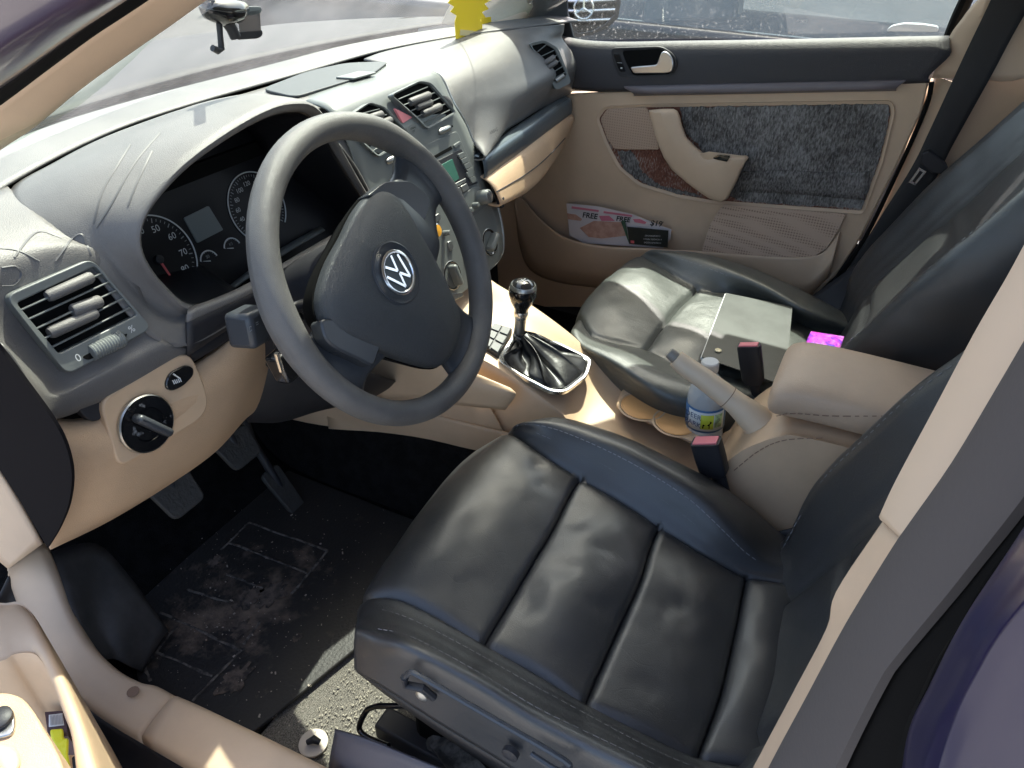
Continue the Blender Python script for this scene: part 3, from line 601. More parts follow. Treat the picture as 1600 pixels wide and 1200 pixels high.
# ================================================================ CENTRE CONSOLE
con = thing('centre_console', 'beige centre console between the seats with round cup holders and padded armrest', 'console', (0, -.15, .05))
def crest(px, py, x): return at(px, py, x=x)
Lc = [V((-.13, .34, .47)), V((-.118, .18, .42)), at(700, 548, x=-.10), at(749, 560, x=-.092), at(800, 590, x=-.09), at(870, 640, x=-.086), at(905, 676, x=-.085), V((-.082, -.24, .262)), V((-.078, -.33, .236)), V((-.075, -.46, .225))]
Rc = [V((.16, .34, .50)), V((.13, .18, .44)), at(761, 434, x=.09), at(800, 460, x=.09), at(841, 486, x=.085), at(893, 525, x=.082), at(930, 560, x=.082), at(985, 603, x=.075), V((.075, -.33, .25)), V((.075, -.46, .24))]
rows = []
for l, r in zip(Lc, Rc):
    dz = 0
    rows.append([V((l.x-.022, l.y, -.02)), V((l.x-.020, l.y, .10)), V((l.x-.012, l.y+.0, l.z-.07)), l+V((-.003, 0, -.008)), l+V((.008, 0, .0)), l.lerp(r, .3)+V((0, 0, -.006)), l.lerp(r, .7)+V((0, 0, -.006)), r+V((-.008, 0, 0)), r+V((.004, 0, -.008)), V((r.x+.012, r.y, r.z-.07)), V((r.x+.02, r.y, -.02))])
Gc = grid(rows, 4, 5)
v, f = gmesh(Gc, True); mk('tunnel_shell', v, f, M_BEIGES, con, solid=.003)
# recess with hard rim: shifter bezel
bz = [at(x, y, z=z_) for x, y, z_ in ((776, 568, .350), (805, 522, .362), (872, 540, .334), (925, 566, .322), (918, 592, .318), (885, 618, .320), (862, 618, .322), (815, 594, .336))]
bz = [p+V((0, 0, .008)) for p in bz]
bn = (bz[2]-bz[0]).cross(bz[4]-bz[0]).normalized(); bn = bn if bn.z > 0 else -bn
O = rnd(bz, .014, 5); I = [p+(sum(O, V((0, 0, 0)))/len(O)-p)*.085 for p in O]; I2 = [p+(sum(O, V((0, 0, 0)))/len(O)-p)*.14 for p in O]
g = MB(); g.ring(O, I, bn, .008); bez = g.build('shifter_bezel', M_CHROME, con, bev=.001)
g = MB(); g.ring([p+bn*.001 for p in I], I2, bn, .008); g.build('bezel_inner', M_GLOSS, bez, bev=.0008)
# gaiter
cI = sum(I2, V((0, 0, 0)))/len(I2); top = at(820, 532, x=0)
ks = V((-.005, -.008, .405)); ks = at(815, 520, x=0)
rows = []; nI = len(I2)
random.seed(3); ph = [random.uniform(-1, 1) for _ in range(nI)]
for t, sc in ((0, 1.0), (.10, .93), (.25, .70), (.42, .50), (.6, .37), (.78, .27), (.92, .18), (1, .16)):
    row = []
    for k in range(nI+1):
        p = I2[k % nI]; q = cI+(p-cI)*sc; c2 = cI.lerp(ks, t); r_ = q-cI
        wv = 1+.22*math.sin(k*2*math.pi*5/nI+2*t*3)*math.sin(math.pi*min(1, t*1.2))+.06*ph[k % nI]*(t < .9)*(t > 0)
        z_ = V((r_.x, r_.y, r_.z*(1-t)))*wv; row.append(c2+z_+V((0, 0, .010*math.sin(k*2*math.pi*4/nI)*math.sin(math.pi*t)+.003*math.sin(math.pi*min(1, t*2)))))
    rows.append(row)
gear = thing('gear_lever', 'round black gear knob with silver collar on a crumpled leather boot', 'gear lever', cI)
v, f = gmesh(grid(rows, 2, 4)); mk('gaiter', v, f, mat('thin boot leather', (.012, .012, .013), .36, bump=.35, bscale=50, bdist=.003), gear, ang=80)
ka = V((0, -.05, 1)).normalized(); kc = at(814, 490, x=0)
MB().lathe([(.010, -.03), (.010, .0)], kc-ka*.01, ka, 16).build('lever_shaft', M_CHR2, gear)
g = MB(); g.lathe([(.0115, -.008), (.0125, -.003), (.0125, .003), (.0115, .006)], kc, ka, 24); g.build('collar', M_CHROME, gear)
g = MB(); g.lathe([(.0115, .006), (.014, .014), (.0205, .026), (.0245, .040), (.0240, .050), (.0215, .0575), (.0205, .0585)], kc, ka, 32); kn_ = g.build('knob', M_GLOSS, gear, ang=60)
g = MB(); g.lathe([(.0232, .0525), (.0220, .0575), (.0205, .0592), (.0200, .0585)], kc, ka, 32); g.build('knob_ring', M_CHR2, kn_)
g = MB(); g.lathe([(.0200, .0585), (.0170, .0625), (.0100, .0655), (.001, .0665)], kc, ka, 28); kc2 = g.build('knob_cap', M_GLOSS, kn_, ang=60)
tp = kc+ka*.0672
for dx in (-.006, 0, .006): MB().box(tp+V((dx, 0, -.001-abs(dx)*.15)), .0009, .012, .0006).build('shift_mark', M_GREYP, kc2)
MB().box(tp+V((0, 0, -.0003)), .012, .0009, .0006).build('shift_mark', M_GREYP, kc2)
for k in range(4):
    pts = [ks+V((.0135*math.cos(a)*(1+.15*k*.3), .0135*math.sin(a)*(1+.1*k), -.004-k*.0035+.004*math.sin(a+k))) for a in [2*math.pi*j/24 for j in range(25)]]
    MB().tube(pts, .0016, 6, cap=False).build('gaiter_tie', mat('grey string', (.35, .33, .30), .8) if k == 0 else bpy.data.materials['grey string'], gear)
# button panel ahead of the lever
bp_ = [at(752, 545, z=.362), at(772, 514, z=.37), at(800, 522, z=.362), at(778, 563, z=.352)]
bp_ = [p+V((0, 0, .008)) for p in bp_]
pn = MB().prism([p+V((0, 0, .004)) for p in bp_], V((0, 0, 1)), .012).build('button_panel', M_DARK, con, bev=.001)
for i in range(2):
    for j in range(3):
        u0, u1, v0, v1 = i/2+.03, (i+1)/2-.03, j/3+.03, (j+1)/3-.03
        Q = lambda s, t: (bp_[0].lerp(bp_[3], s)).lerp(bp_[1].lerp(bp_[2], s), t)+V((0, 0, .0065))
        MB().prism([Q(u0, v0), Q(u1, v0), Q(u1, v1), Q(u0, v1)], V((0, 0, 1)), .004).build('blank_button', mat('button grey', (.075, .075, .08), .5), pn, bev=.0006)
# cup holder tray
zc = .282
ct = [at(x, y, z=zc) for x, y in ((962, 636), (972, 610), (990, 603), (1072, 636), (1100, 660), (1098, 700), (1060, 682))]
cz = MB().prism(rnd([p+V((0, 0, .003)) for p in ct], .008), V((0, 0, 1)), .006).build('cup_tray', M_BEIGES, con, bev=.0015)
c1, c2 = at(1003, 637, z=zc), at(1056, 662, z=zc)
M_CUP = mat('orange brown cup well', (.62, .34, .14), .5)
for c, r in ((c1, .037), (c2, .035)):
    g = MB(); g.lathe([(r, .0035), (r-.002, .0042), (r-.003, .0034), (.001, .0034)], c, V((0, 0, 1)), 36); g.build('cup_well', M_CUP, cz)
    g = MB(); g.lathe([(r+.001, .003), (r+.0035, .0045), (r+.006, .003)], c, V((0, 0, 1)), 36); g.build('well_rim', M_BEIGES, cz)
# side storage bin and lower panel on the driver side of the tunnel
bn_ = [[at(575, 560, x=-.135), at(640, 548, x=-.135), at(715, 572, x=-.13), at(797, 606, x=-.118)], [at(575, 590, x=-.142), at(640, 580, x=-.145), at(718, 603, x=-.142), at(806, 617, x=-.122)],
       [at(590, 622, x=-.142), at(650, 625, x=-.145), at(715, 632, x=-.142), at(790, 640, x=-.124)]]
patch('side_bin', bn_, M_BEIGES, con, 4, 4, solid=.008, bev=0)
fp = [[at(405, 625, x=-.155), at(500, 622, x=-.150), at(640, 640, x=-.135), at(760, 668, x=-.122), at(850, 690, x=-.116)],
      [at(405, 640, x=-.155), at(500, 645, x=-.150), at(640, 664, x=-.138), at(760, 692, x=-.124), at(850, 710, x=-.117)],
      [at(415, 657, x=-.150), at(500, 673, x=-.145), at(640, 692, x=-.135), at(740, 714, x=-.122), at(850, 735, x=-.117)]]
patch('side_panel', fp, M_BEIGES, con, 4, 4, solid=.004)
fp0 = [[V((-.14, .56, .40)), V((-.145, .30, .45)), V((-.135, .16, .42)), at(715, 548, x=-.112)], [V((-.155, .56, .2)), V((-.155, .30, .28)), at(600, 600, x=-.138), at(740, 590, x=-.118)],
       [V((-.16, .60, .05)), at(430, 650, x=-.152), at(600, 650, x=-.138), at(790, 680, x=-.115)]]
patch('stack_side', fp0, M_BEIGES, con, 5, 5, solid=.004)
tc_ = [(380, 652, -.165), (430, 658, -.160), (500, 673, -.155), (640, 692, -.145), (740, 715, -.133), (850, 738, -.126), (960, 765, -.122)]
ct_ = [at(x, y, x=q) for x, y, q in tc_]
patch('tunnel_carpet', [[p+V((.03, 0, .02)) for p in ct_], ct_, [V((p.x-.02, p.y, p.z*.5)) for p in ct_], [V((p.x-.035, p.y, .002)) for p in ct_], [V((p.x-.06, p.y, .001)) for p in ct_]], M_CARPET, con, 4, 4)
# armrest lid, arm body
z5 = lambda x, y, **k: at(1000+.583*x, 500+.583*y, **k)
def sec(y, z0, z1_, x0, x1, rr):
    out_ = []
    for k in range(25):
        a = 2*math.pi*k/24; ca, sa = math.cos(a), math.sin(a)
        out_.append(V(((x0+x1)/2+(x1-x0)/2*math.copysign(abs(ca)**rr, ca), y, (z0+z1_)/2+(z1_-z0)/2*math.copysign(abs(sa)**rr, sa))))
    return out_
ys = [(-.444, .425, .438, .5), (-.446, .412, .450, .6), (-.455, .407, .460, .55), (-.48, .408, .468, .5), (-.54, .412, .472, .5), (-.66, .416, .472, .5), (-.80, .42, .470, .5)]
rows = []
for i, (y, a, b2, r_) in enumerate(ys):
    s_x = .6 if i == 0 else (.85 if i == 1 else 1)
    rows.append([p if 1 else p for p in sec(y, a, b2, -.088*s_x, .072*s_x, r_)])
v, f = gmesh(grid(rows, 1, 4)); arm = mk('armrest_lid', v, f, mat('beige leather', (.56, .41, .29), .45, bump=.3, bscale=420, kind='leather', bdist=.0005, var=.05), con, ang=70)
v, f = gmesh([[rows[0][k].lerp(V((-.008, -.444, .4375)), t) for k in range(25)] for t in (0, .98)]); mk('lid_front', v, f, arm.data.materials[0], arm)
def stitch(name, pts, par, r=.0007, L=.005, gap=.0022, m_=None):
    pts = spline(pts, 14); g = MB(); acc = 0; cur = [pts[0]]; on = True
    for p, q in zip(pts, pts[1:]):
        d_ = (q-p).length; acc += d_
        if on: cur.append(q)
        if acc > (L if on else gap):
            if on and len(cur) > 1: g.tube([cur[0], cur[-1]], r, 5)
            on = not on; acc = 0; cur = [q]
    return g.build(name, m_ or M_STI, par)
M_STI = mat('dark grey thread', (.20, .20, .21), .7); M_STB = mat('brown thread', (.25, .16, .11), .7)
stitch('stitching', [at(1213, 650, x=-.0905), at(1240, 646, x=-.0905), at(1300, 650, x=-.0905), at(1390, 650, x=-.0905)], arm, m_=M_STB)
ab = [(-.385, .19, .24), (-.405, .14, .30), (-.43, .12, .345), (-.455, .10, .372), (-.475, .09, .388), (-.50, .08, .398), (-.60, .06, .405), (-.80, .05, .41)]
rows = []
for i, (y, a, b2) in enumerate(ab):
    rows.append([V((-.100, y-.004, -.02)), V((-.101, y, .18)), V((-.098, y, b2-.02)), V((-.086, y, b2-.004)), V((-.05, y, b2)), V((.04, y, b2)), V((.072, y, b2-.004)), V((.085, y, b2-.02)), V((.088, y, .18)), V((.09, y, -.02))])
v, f = gmesh(grid(rows, 3, 4), True); ab_ = mk('armrest_base', v, f, M_BEIGES, con, solid=.003)
stitch('stitching', [at(1147, 735, x=-.102), at(1185, 705, x=-.1015), at(1225, 688, x=-.101), at(1290, 684, x=-.101)], ab_, m_=M_STB)
g = MB(); g.hexa(V((-.086, -.386, .262)), V((.075, -.386, .262)), V((.075, -.386, -.02)), V((-.098, -.386, -.02)), V((0, 1, 0)), .006); g.build('base_front', M_BEIGES, con)
# handbrake
hb = thing('handbrake', 'beige parking brake lever with a black push button at its raised tip', 'handbrake', V((.01, -.45, .28)))
hp = [at(1056, 560, x=-.035), at(1068, 570, x=-.035), at(1100, 592, x=-.035), at(1150, 630, x=-.035), at(1180, 655, x=-.035), at(1200, 685, x=-.03)]
g = MB(); g.tube(hp, [.0145, .0165, .0175, .0195, .026, .030], 16, flat=.95); hl = g.build('lever', mat('beige grip plastic', (.66, .54, .40), .42, bump=.2, bscale=500, bdist=.0004), hb, ang=60)
g = MB(); g.tube([hp[0]+(hp[0]-hp[1])*t for t in (0, .5, .9)], [.0095, .0092, .0085], 14); g.build('push_button', mat('grey push button', (.22, .21, .19), .35), hl, bev=.001)
q = hp[2].lerp(hp[3], .75); dd = (hp[3]-hp[2]).normalized(); g = MB(); g.tube([q-dd*.0006, q+dd*.0006], .0194, 16, flat=.95); g.build('grip_seam', M_STB, hl)
rows = [[V((x_*s+.01, y, z_+dz)) for x_, dz in ((-.045, -.03), (-.03, -.004), (0, .004), (.03, -.004), (.045, -.03))] for y, z_, s in ((-.375, .255, .7), (-.40, .283, .85), (-.43, .300, 1), (-.47, .31, 1.1))]
patch('brake_boot', rows, M_BEIGE, hb, 4, 4, solid=.003)
# bottle lying in the rear cup holder
bot = thing('water_bottle', 'small clear water bottle with a green and blue label in the rear cup holder', 'bottle', at(1096, 690, x=.03))
ba = V((.0, .10, 1)).normalized(); bo = V((.022, -.335, .215)); bo = at(1097, 690, x=.012)+V((0, 0, .012))
M_PET = mat('clear bottle plastic', (.72, .76, .78), .12, trans=.45, ior=1.12, bump=.5, bscale=45, bdist=.003); 
g = MB(); g.lathe([(.018, 0), (.029, .003), (.0315, .012), (.030, .02), (.0315, .028), (.031, .075), (.0315, .082), (.030, .092), (.026, .106), (.018, .120), (.013, .128), (.013, .136)], bo, ba, 32, ax=(1, 0, 0)); g.build('bottle_body', M_PET, bot, ang=60)
g = MB(); g.lathe([(.0142, .134), (.0142, .148), (.0125, .150)], bo, ba, 24); g.build('bottle_cap', M_WHITE, bot)
def lab(a0, a1, h0, h1, m_, nm, rr=.0324):
    a_ = V((-1, 0, 0)); a_ = (a_-ba*a_.dot(ba)).normalized(); b_ = ba.cross(a_)
    G_ = [[bo+ba*h+(a_*math.cos(a)+b_*math.sin(a))*rr for a in [a0+(a1-a0)*k/16 for k in range(17)]] for h in (h0, h1)]
    v, f = gmesh(G_); return mk(nm, v, f, m_, lb0 if nm != 'label' else bot, solid=.0003), a_, b_
lb0 = None
o, a_, b_ = lab(-2.2, 2.6, .030, .074, mat('blue label', (.05, .14, .30), .4), 'label', .0320); lb0 = o
cam_dir = (CP-bo); ac = math.atan2(cam_dir.dot(b_), cam_dir.dot(a_))
lab(ac-.95, ac+1.1, .034, .070, mat('pale label', (.62, .66, .66), .5), 'label_band', .0323)
lab(ac-.2, ac+.45, .038, .066, mat('yellow green label picture', (.55, .62, .05), .5), 'label_picture', .0326)
lab(ac+.5, ac+.95, .040, .066, mat('green label', (.30, .42, .22), .5, var=.5, vscale=120), 'label_picture', .0326)
def onb(a, h, r=.0330): return bo+ba*h+(a_*math.cos(a)+b_*math.sin(a))*r
sgn = 1 if (b_*math.cos(ac)-a_*math.sin(ac)).dot(CR) > 0 else -1
# which way runs to the right in the view
M_NAVY = mat('navy print', (.03, .07, .16), .5)
tx = (b_*math.cos(ac)-a_*math.sin(ac))*sgn
for s, h in (('DEER', .060), ('PARK', .045)): text(s, onb(ac-sgn*.62, h, .0327), (onb(ac-sgn*.3, h)-onb(ac-sgn*.9, h)), ba, .0135, M_NAVY, lb0)
# deer silhouette
dp = [(0, 0), (1, 0), (1.2, 2.6), (2.0, 3.2), (4.6, 3.2), (5.2, 2.6), (5.3, 0), (6, 0), (6, 3.4), (6.2, 4.5), (7.2, 6), (7.8, 6.1), (7.6, 6.9), (6.8, 7.2), (6.9, 8.6), (6.3, 7.4), (5.6, 8.5), (6.1, 7), (5.4, 5), (2, 5), (.3, 4.4)]
aa = ac-sgn*.10
MB().prism([onb(aa+sgn*x*.0022/.0327*.9, .040+y*.0018, .0329) for x, y in dp], (onb(aa, .05)-bo-ba*.05).normalized(), .0002).build('label_deer', M_BLACK, lb0, smooth=False)
# ================================================================ SEATS
def leather(name, base, rough, sc, strength=.6):
    m = mat(name, base, rough, bump=.35, bscale=700, kind='leather', bdist=.0004, coat=.45, coatr=.28, spec=.7); t = m.node_tree; L = t.links.new; b = t.nodes['Principled BSDF']
    tc = t.nodes.new('ShaderNodeTexCoord'); n = t.nodes.new('ShaderNodeTexNoise'); n.inputs['Scale'].default_value = sc; n.inputs['Detail'].default_value = 3; n.inputs['Distortion'].default_value = .6
    L(tc.outputs['Object'], n.inputs['Vector']); n3 = t.nodes.new('ShaderNodeTexVoronoi'); n3.feature = 'DISTANCE_TO_EDGE'; n3.inputs['Scale'].default_value = 34
    n4 = t.nodes.new('ShaderNodeTexNoise'); n4.inputs['Scale'].default_value = 6; mixv = t.nodes.new('ShaderNodeMixRGB'); mixv.inputs[0].default_value = .25
    L(tc.outputs['Object'], n4.inputs['Vector']); L(tc.outputs['Object'], mixv.inputs[1]); L(n4.outputs['Color'], mixv.inputs[2]); L(mixv.outputs[0], n3.inputs['Vector'])
    mr = t.nodes.new('ShaderNodeMapRange'); mr.inputs[1].default_value = 0; mr.inputs[2].default_value = .03; L(n3.outputs['Distance'], mr.inputs[0])
    bp = [x for x in t.nodes if x.type == 'BUMP'][0]; b1 = t.nodes.new('ShaderNodeBump'); b1.inputs['Strength'].default_value = strength; b1.inputs['Distance'].default_value = .006; L(n.outputs[0], b1.inputs['Height'])
    b2 = t.nodes.new('ShaderNodeBump'); b2.inputs['Strength'].default_value = .12; b2.inputs['Distance'].default_value = .001; L(mr.outputs[0], b2.inputs['Height']); L(b1.outputs[0], b2.inputs['Normal']); L(b2.outputs[0], bp.inputs['Normal'])
    n5 = t.nodes.new('ShaderNodeTexNoise'); n5.inputs['Scale'].default_value = 14; n5.inputs['Detail'].default_value = 5; L(tc.outputs['Object'], n5.inputs['Vector'])
    m5 = t.nodes.new('ShaderNodeMapRange'); m5.inputs[1].default_value = .3; m5.inputs[2].default_value = .7; m5.inputs[3].default_value = rough-.04; m5.inputs[4].default_value = rough+.07; L(n5.outputs[0], m5.inputs[0]); L(m5.outputs[0], b.inputs['Roughness'])
    return m
M_SEAT = leather('black seat leather', (.032, .033, .035), .36, 9, .35)
M_SEATP = leather('worn grey black leather', (.068, .074, .068), .42, 16, .5)
def seat_surface(name, rows, m_, par, seams_u, seams_v, nu, nv, puff=.008, groove=.006, cen=(3, 6), dents=()):
    """rows run front to back; grooves along control lines (indices)"""
    Gs = grid(rows, nu, nv); N = gnorm(Gs); n, m = len(Gs), len(Gs[0])
    if N[n//2][m//2].z < 0: N = [[-q for q in r] for r in N]; fl = True
    else: fl = False
    P = [[p.copy() for p in r] for r in Gs]
    for i in range(n):
        for j in range(m):
            a, b_ = i/nv, j/nu; d = 0
            incen = cen[0] <= b_ <= cen[1]
            for s in seams_v:
                if incen: d -= groove*math.exp(-((a-s)/.05)**2)
            for s in seams_u: d -= groove*.55*math.exp(-((b_-s)/.06)**2)
            if incen:
                fa = 0
                sv = [0]+list(seams_v)+[len(rows)-1]
                for s0, s1_ in zip(sv, sv[1:]):
                    if s0 <= a <= s1_: fa = math.sin(math.pi*(a-s0)/(s1_-s0))
                fb = math.sin(math.pi*(b_-cen[0])/(cen[1]-cen[0]))**.5
                d += puff*fa**.7*fb
                d += .004*noise.noise(Gs[i][j]*10)*fb + .0012*noise.noise(Gs[i][j]*32)*fb
                for dc, dr, dd in dents:
                    q_ = (Gs[i][j]-dc).xy.length/dr
                    if q_ < 2.5: d -= .75*dd*math.exp(-q_*q_)*(1+.5*noise.noise(Gs[i][j]*60))
            P[i][j] = Gs[i][j]+N[i][j]*d
    v, f = gmesh(P, fl); return mk(name, v, f, m_, par, solid=.004, ang=80), P
def Z(px, py, z): return at(px, py, z=z)
ds = thing('driver_seat', 'black leather driver seat with creased cushion beside the open doorway', 'car seat', (-.37, -.30, .05))
rows = [
 # outer skirt bottom, skirt top, left crest, left seam, c, c, right seam, right crest, outer right, bottom right
 [at(556, 1046, x=-.628), at(556, 1000, x=-.622), Z(562, 982, .300), Z(566, 965, .24), V((-.50, -.082, .19)), V((-.30, -.072, .19)), V((-.17, -.095, .20)), V((-.12, -.12, .24)), V((-.105, -.14, .2)), V((-.105, -.14, .12))],
 [at(560, 1048, x=-.632), at(560, 992, x=-.625), Z(563, 968, .325), Z(572, 938, .30), Z(625, 872, .262), Z(722, 742, .262), Z(790, 690, .275), Z(808, 672, .315), V((-.115, -.10, .25)), V((-.11, -.10, .12))],
 [at(575, 1058, x=-.636), at(590, 1003, x=-.630), Z(592, 970, .338), Z(611, 932, .318), Z(668, 845, .310), Z(750, 745, .310), Z(805, 682, .315), Z(828, 660, .342), V((-.115, -.125, .28)), V((-.11, -.12, .12))],
 [at(600, 1072, x=-.638), at(640, 1016, x=-.633), Z(645, 985, .345), Z(670, 955, .318), Z(740, 860, .316), Z(805, 775, .316), Z(850, 712, .315), Z(880, 663, .350), V((-.112, -.17, .29)), V((-.11, -.16, .12))],
 [at(690, 1130, x=-.638), at(742, 1072, x=-.633), Z(742, 1036, .345), Z(758, 1005, .308), Z(810, 918, .300), Z(862, 830, .300), Z(907, 747, .305), Z(965, 695, .352), V((-.110, -.26, .29)), V((-.108, -.25, .12))],
 [at(780, 1185, x=-.638), at(832, 1130, x=-.633), Z(832, 1087, .340), Z(840, 1052, .300), Z(885, 955, .298), Z(932, 860, .298), Z(972, 786, .298), Z(1030, 728, .345), V((-.110, -.33, .28)), V((-.108, -.33, .12))],
 [at(860, 1240, x=-.638), at(915, 1172, x=-.633), Z(915, 1130, .332), Z(917, 1098, .288), Z(955, 1010, .280), Z(998, 915, .280), Z(1032, 824, .284), Z(1098, 772, .328), V((-.112, -.41, .27)), V((-.108, -.41, .12))],
 [at(960, 1300, x=-.638), at(1010, 1215, x=-.633), Z(1010, 1180, .318), Z(1010, 1145, .275), Z(1050, 1045, .265), Z(1082, 950, .265), Z(1100, 868, .266), Z(1150, 825, .298), V((-.115, -.47, .25)), V((-.108, -.47, .12))],
 [at(1040, 1350, x=-.636), at(1095, 1265, x=-.63), Z(1100, 1220, .300), Z(1092, 1182, .262), Z(1125, 1090, .255), Z(1150, 985, .250), Z(1168, 902, .250), Z(1195, 872, .262), V((-.12, -.515, .23)), V((-.11, -.52, .12))],
 [at(1110, 1400, x=-.63), at(1170, 1300, x=-.62), Z(1175, 1245, .285), Z(1190, 1200, .262), Z(1215, 1090, .262), Z(1232, 985, .255), Z(1240, 915, .250), Z(1255, 885, .25), V((-.13, -.56, .22)), V((-.12, -.56, .12))],
]
cush, P = seat_surface('seat_cushion', rows, M_SEAT, ds, (3, 6), (4, 6, 8), 14, 16, puff=.013, groove=.010, cen=(3, 6), dents=[(Z(540+.475*x, 640+.475*y, .30), r_, d_) for x, y, r_, d_ in ((625, 215, .016, .004), (640, 270, .013, .003), (590, 340, .02, .003), (765, 375, .018, .004), (600, 645, .022, .005), (720, 540, .02, .003), (860, 480, .025, .006), (830, 640, .02, .004), (1080, 620, .03, .007), (1000, 870, .022, .004), (420, 600, .02, .003))])
def on(Pg, i, j, nu=14, nv=16, h=.0015):
    ii, jj = min(int(i*nv), len(Pg)-2), min(int(j*nu), len(Pg[0])-2); p = Pg[ii][jj]; n_ = (Pg[ii][jj+1]-p).cross(Pg[ii+1][jj]-p).normalized(); n_ = n_ if n_.z > 0 else -n_; return p+n_*h
for j in (1.55, 2.55): stitch('stitching', [on(P, i*.5, j) for i in range(4, 18)], cush, r=.0009)
stitch('stitching', [on(P, i*.5, 6.72) for i in range(4, 17)], cush, r=.0009)
stitch('stitching', [on(P, i*.5, 6.45) for i in range(4, 17)], cush, r=.0005)
# backrest: leans back; built of rows from the bottom up
rowsb = []
for i, (y, z_, w0, w1) in enumerate(((-.52, .20, -.60, -.15), (-.56, .28, -.61, -.145), (-.592, .37, -.62, -.135), (-.632, .47, -.625, -.13), (-.68, .57, -.625, -.125), (-.735, .68, -.62, -.13), (-.79, .78, -.60, -.15))):
    bf = (0.01, .03, .052, .060, .062, .055, .04)[i]; cx = (w0+w1)/2
    rowsb.append([V((w0+.0, y-.13, z_-.02)), V((w0-.01, y-.03, z_)), V((w0+.005, y+bf*.75, z_)), V((w0+.03, y+bf, z_)), V((w0+.075, y+bf*.4, z_)), V((w0+.12, y, z_)), V((cx, y-.008, z_)), V((w1-.12, y, z_)), V((w1-.075, y+bf*.45, z_)), V((w1-.03, y+bf, z_)), V((w1-.004, y+bf*.7, z_)), V((w1+.006, y-.04, z_-.005)), V((w1-.01, y-.13, z_-.03))])
def backr(rb, m_, par, sv=(2, 4)):
    Gs = grid(rb, 7, 8); N = gnorm(Gs); n, m = len(Gs), len(Gs[0]); s = -1 if N[n//2][m//2].y < 0 else 1; P = []
    for i in range(n):
        r = []
        for j in range(m):
            a, b_ = i/8, j/7; d = 0
            for q in (5, 7): d -= .006*math.exp(-((b_-q)/.10)**2)
            for q in (3.0, 9.0): d -= .0018*math.exp(-((b_-q)/.06)**2)
            if 5 < b_ < 7:
                for q in sv: d -= .006*math.exp(-((a-q)/.08)**2)
                d += .008*math.sin(math.pi*(b_-5)/2)**.5*abs(math.sin(math.pi*a/2))**.6
            d += .0035*noise.noise(Gs[i][j]*9)+.0008*noise.noise(Gs[i][j]*34)
            r.append(Gs[i][j]+N[i][j]*(d*s))
        P.append(r)
    v, f = gmesh(P, s < 0); return mk('backrest', v, f, m_, par, solid=.004, ang=80), P
bk, Pb = backr(rowsb, M_SEAT, ds)
stitch('stitching', [Pb[i*6][9*7]+V((0, .002, .001)) for i in range(1, 9)], bk, r=.0007)
# plastic skirt, height lever, base and rails of the driver seat
M_SKIRT = mat('dark seat side plastic', (.020, .019, .020), .5, bump=.2, bscale=300)
sk_ = [[at(557, 1046, x=-.630), at(602, 1075, x=-.636), at(720, 1150, x=-.638), at(850, 1225, x=-.638), at(1000, 1310, x=-.638)],
       [at(560, 1050, x=-.625), at(625, 1100, x=-.628), at(740, 1180, x=-.628), at(850, 1250, x=-.628), at(1000, 1340, x=-.628)]]
patch('side_skirt', sk_, M_SKIRT, ds, 4, 2, solid=.01)
hp_ = [at(632, 1058, x=-.655), at(640, 1052, x=-.657), at(655, 1056, x=-.657), at(760, 1117, x=-.657), at(880, 1187, x=-.655), at(884, 1200, x=-.654), at(872, 1204, x=-.654), at(830, 1178, x=-.652)]
hl = MB().tube(spline(hp_, 4), .0032, 8).build('height_lever', M_SPOKE, ds)
MB().tube([at(632, 1058, x=-.655), at(634, 1070, x=-.653), at(660, 1075, x=-.650), at(678, 1090, x=-.645)], .0045, 8).build('lever_hook', M_DARK, hl)
MB().lathe([(.007, 0), (.007, .004), (.003, .006)], at(661, 1084, x=-.65), V((-1, 0, 0)), 14).build('lever_bolt', M_CHR2, hl)
MB().lathe([(.009, 0), (.009, .006), (.004, .008)], at(800, 1173, x=-.645), V((-1, 0, 0)), 14).build('lever_bolt', M_DARK, hl)
fr = [at(674, 1103, x=-.60), at(590, 1103, x=-.60), at(574, 1108, x=-.60), at(564, 1125, x=-.61), at(560, 1140, x=-.615), at(572, 1152, x=-.62), at(612, 1168, x=-.62)]
MB().tube(spline(rnd(fr, .01)[3:-3], 2), .0040, 10).build('slide_bar', M_GLOSS, ds)
g = MB(); g.box((-.37, -.33, .13), .42, .36, .10); g.build('seat_base', M_BLACK, ds, bev=.01)
g = MB(); g.tube([at(700, 1135, x=-.56), at(700, 1160, x=-.57)], [.02, .03], 12); g.tube([V((-.57, -.20, .12)), V((-.58, -.27, .05))], .03, 12); g.build('tilt_motor', mat('dusty black', (.03, .028, .026), .7, col2=(.11, .10, .09), vscale=60), ds)
g = MB(); g.box((-.565, -.36, .035), .035, .56, .035); g.build('seat_rail', M_DARK, ds, bev=.004)
g = MB(); g.box((-.17, -.36, .035), .035, .56, .035); g.build('seat_rail', M_DARK, ds, bev=.004)
rc_ = [[at(540, 1165, x=-.655), at(575, 1155, x=-.655), at(660, 1190, x=-.66), at(760, 1230, x=-.66)], [at(515, 1195, x=-.665), at(540, 1200, x=-.67), at(640, 1240, x=-.67), at(760, 1290, x=-.67)], [at(512, 1240, x=-.66), at(530, 1250, x=-.66), at(640, 1290, x=-.66), at(760, 1330, x=-.66)]]
rc_[0][0] = at(525, 1140, x=-.65)
patch('rail_cover', rc_, mat('grey purple plastic', (.09, .085, .10), .4), ds, 4, 4, solid=.004)
